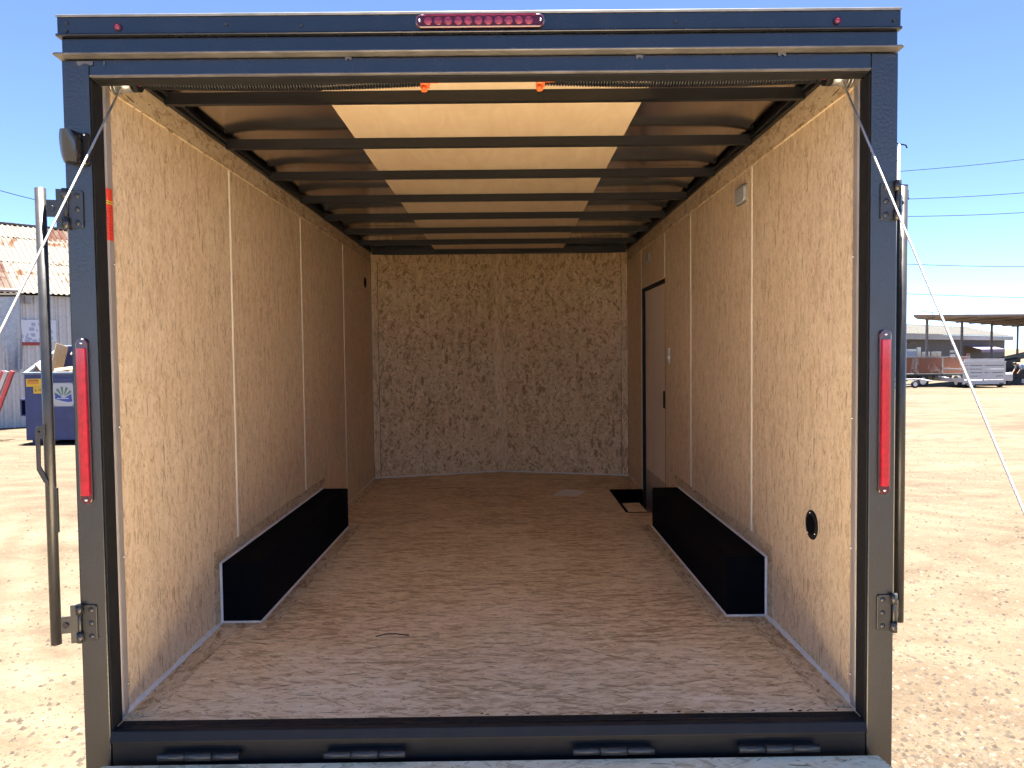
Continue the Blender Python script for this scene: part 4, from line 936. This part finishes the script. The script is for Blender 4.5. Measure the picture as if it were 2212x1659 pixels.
def dark_trailer():
    g = gz(0, 42); t = empty('tilted_deck_trailer', (28.5, 42, g)); tag(t, 'dark trailer with its long deck tilted up to the right', 'trailer')
    for k in range(4):
        dz = -0.14*k
        kid(MB().prism([(26.9, 0.72+dz), (33.0, 2.0+dz), (33.0, 2.09+dz), (26.9, 0.80+dz)], 1, 41.6+0.4*k, 41.97+0.4*k), 'deck_plank', M_dkgreen, t)
    kid(MB().box(26.9, 33, 41.5, 43.4, g+0.38, 0.42), 'body', M_blk, t, 0.03)
    for x in (27.55, 28.75): kid(MB().box(x, x+0.26, 41.46, 41.5, 0.27, 0.34), 'tail_lamp_glint', M_wpaint, t)  # white boxes stand in for light glinting off the tail lamps
    kid(MB().box(29.5, 29.95, 41.46, 41.5, g+0.12, g+0.36), 'number_plate', M_wpaint, t)
    kid(MB().prism([(26.9, 0.66), (26.9, 0.43), (29.6, 0.43), (29.6, 1.1)], 1, 41.75, 43.1), 'deck_support', M_blk, t)
    for x in (28.0, 30.2): wheel(t, (x, 42.0, g+0.34), 0.34, 0.22, False)
    b = empty('white_toolbox', (27.9, 40.9, gz(0, 41))); tag(b, 'white rounded steel box between slatted trailer and dark trailer', 'box')
    kid(MB().box(26.75, 28.45, 40.6, 41.2, g+0.28, 0.28), 'box_body', M_wpaint, b, 0.05); kid(MB().box(26.95, 27.1, 40.7, 41.1, g, g+0.28).box(28.2, 28.35, 40.7, 41.1, g, g+0.28), 'box_leg', M_blk, b)
dark_trailer()
tag(MB().box(23.25, 24.20, 42.9, 42.94, gz(0, 43)+1.2, 1.56).box(23.3, 23.36, 42.94, 42.99, gz(0, 43), 1.5).box(24.1, 24.16, 42.94, 42.99, gz(0, 43), 1.5).obj('sign_panel', M_wpaint, None), 'blank pale panel standing up behind rusty trailer', 'panel')
# ------------------------------------------------------------------ person bending over the dark trailer
def person():
    g = gz(0, 41.0); o = Vector((29.35, 40.9, g))
    Pn = empty('person', o); tag(Pn, 'person in light blue shirt and jeans bending forward to the left', 'person')
    def skin_mesh(name, pts, edges, rad, mat, par, root=0):
        me = bpy.data.meshes.new(name); me.from_pydata([Vector(p) for p in pts], edges, [])
        ob = bpy.data.objects.new(name, me); COL.objects.link(ob)
        md = ob.modifiers.new('skin', 'SKIN'); ob.modifiers.new('sub', 'SUBSURF').levels = 1
        ob.modifiers['sub'].render_levels = 1
        for i, r_ in enumerate(rad): me.skin_vertices[0].data[i].radius = (r_, r_)
        me.skin_vertices[0].data[root].use_root = True
        dg = bpy.context.evaluated_depsgraph_get(); ev = ob.evaluated_get(dg); nm = bpy.data.meshes.new_from_object(ev)
        bpy.data.objects.remove(ob); nm.materials.clear(); nm.materials.append(mat)
        nm.polygons.foreach_set('use_smooth', [True]*len(nm.polygons)); nm.name = name
        q = bpy.data.objects.new(name, nm); COL.objects.link(q); q.parent = par; return q
    J = {'hip': (0, 0, 0.93), 'waist': (-0.12, 0, 1.04), 'chest': (-0.36, 0, 1.20), 'neck': (-0.53, 0, 1.24), 'head0': (-0.62, 0, 1.22), 'head1': (-0.74, 0, 1.17),
         'hl': (0.02, -0.10, 0.90), 'kl': (-0.03, -0.13, 0.50), 'al': (0.05, -0.14, 0.09), 'fl': (-0.12, -0.15, 0.04),
         'hr': (0.02, 0.10, 0.90), 'kr': (0.10, 0.13, 0.50), 'ar': (0.20, 0.14, 0.09), 'fr': (0.04, 0.15, 0.04),
         'sl': (-0.44, -0.18, 1.20), 'el': (-0.45, -0.23, 0.93), 'wl': (-0.58, -0.20, 0.72), 'ml': (-0.63, -0.19, 0.65),
         'sr': (-0.44, 0.18, 1.20), 'er': (-0.47, 0.23, 0.93), 'wr': (-0.62, 0.18, 0.74), 'mr': (-0.67, 0.17, 0.68)}
    rad = {'hip': .13, 'waist': .125, 'chest': .145, 'neck': .058, 'head0': .085, 'head1': .095, 'hl': .095, 'kl': .065, 'al': .045, 'fl': .04, 'hr': .095, 'kr': .065, 'ar': .045, 'fr': .04,
           'sl': .06, 'el': .045, 'wl': .032, 'ml': .035, 'sr': .06, 'er': .045, 'wr': .032, 'mr': .035}
    E_ = [('hip', 'waist'), ('waist', 'chest'), ('chest', 'neck'), ('neck', 'head0'), ('head0', 'head1'), ('hip', 'hl'), ('hl', 'kl'), ('kl', 'al'), ('al', 'fl'), ('hip', 'hr'), ('hr', 'kr'), ('kr', 'ar'), ('ar', 'fr'),
          ('chest', 'sl'), ('sl', 'el'), ('el', 'wl'), ('wl', 'ml'), ('chest', 'sr'), ('sr', 'er'), ('er', 'wr'), ('wr', 'mr')]
    def sub(name, keys, k, mat):
        ks = [q for q in J if q in keys]; ed = [(ks.index(a), ks.index(b)) for a, b in E_ if a in keys and b in keys]
        return skin_mesh(name, [J[q] for q in ks], ed, [rad[q]*k for q in ks], mat, Pn)
    sub('body', list(J), 0.94, M_skinp)
    sub('shirt', ['hip', 'waist', 'chest', 'sl', 'el', 'sr', 'er'], 1.12, M_shirt)
    sub('jeans', ['hip', 'hl', 'kl', 'al', 'hr', 'kr', 'ar'], 1.16, M_jeans)
    MB().ball((-0.66, 0, 1.24), 0.105, 12, 8, 1.1, 0.9, 0.75).obj('hair', M_hair, Pn, loc=(0, 0, 0))
    MB().ball((-0.08, -0.15, 0.045), 0.06, 8, 6, 2.0, 0.8, 0.75).ball((0.08, 0.15, 0.045), 0.06, 8, 6, 2.0, 0.8, 0.75).obj('shoes', M_blk, Pn, loc=(0, 0, 0))
person()
# ------------------------------------------------------------------ utility pole and wires
def wires():
    g = gz(0, 40)
    U = empty('utility_pole', (21.6, 40, g)); tag(U, 'thin utility pole with short hooked top arm beside trailer edge', 'utility pole')
    kid(MB().tube([(21.50, 40, g), (21.58, 40, 12.88)], [0.11, 0.07], 10), 'pole', M_greyw, U)
    kid(MB().tube([(20.6, 40, 13.0), (21.58, 40, 12.90), (21.95, 40, 12.82), (22.02, 40, 12.66)], 0.04, 8), 'top_arm', M_wire, U)
    kid(MB().tube([(20.9, 40, 12.0), (21.6, 40, 11.98)], 0.035, 8), 'crossarm', M_wire, U)
    kid(MB().tube([(21.5, 40, 10.68), (22.08, 40, 10.66)], 0.035, 8), 'crossarm', M_wire, U)
    kid(MB().tube([(22.08, 40, 10.64), (22.08, 40, 10.40), (22.08, 40, 10.39), (22.08, 40, 9.95), (22.08, 40, 9.94), (22.08, 40, 9.88)], [0.02, 0.02, 0.05, 0.05, 0.09, 0.09], 8), 'insulator', M_wire, U)
    W = [((21.55, 40, 11.40), (31.5, 40, 12.35), 'topmost overhead wire rising to the right of the trailer'),
         ((22.08, 40, 9.90), (31.5, 40, 10.42), 'second overhead wire from the top, hung from the insulator'),
         ((21.55, 40, 8.95), (31.5, 40, 9.27), 'third overhead wire from the top, right of the trailer'),
         ((21.55, 40, 6.38), (31.5, 40, 6.17), 'fourth overhead wire from the top, right of the trailer'),
         ((21.55, 40, 4.76), (31.5, 40, 4.34), 'lowest overhead wire, just above the canopy')]
    for a, b_, lab in W:
        a, b_ = Vector(a), Vector(b_); pts = [a.lerp(b_, i/14)-Vector((0, 0, 0.25*math.sin(math.pi*i/14)**1)) * (0.35 if 'lowest' not in lab else 0.1) for i in range(15)]
        o = MB().tube(pts, 0.016, 5).obj('overhead_wire', M_wire); tag(o, lab, 'wire', 'overhead wires')
    a, b_ = Vector((-31, 40, 11.9)), Vector((-20, 40, 9.05))
    o = MB().tube([a.lerp(b_, i/14)-Vector((0, 0, 0.15*math.sin(math.pi*i/14))) for i in range(15)], 0.02, 5).obj('overhead_wire', M_wire); tag(o, 'overhead wire sloping down above the shed roof at left', 'wire', 'overhead wires')
wires()
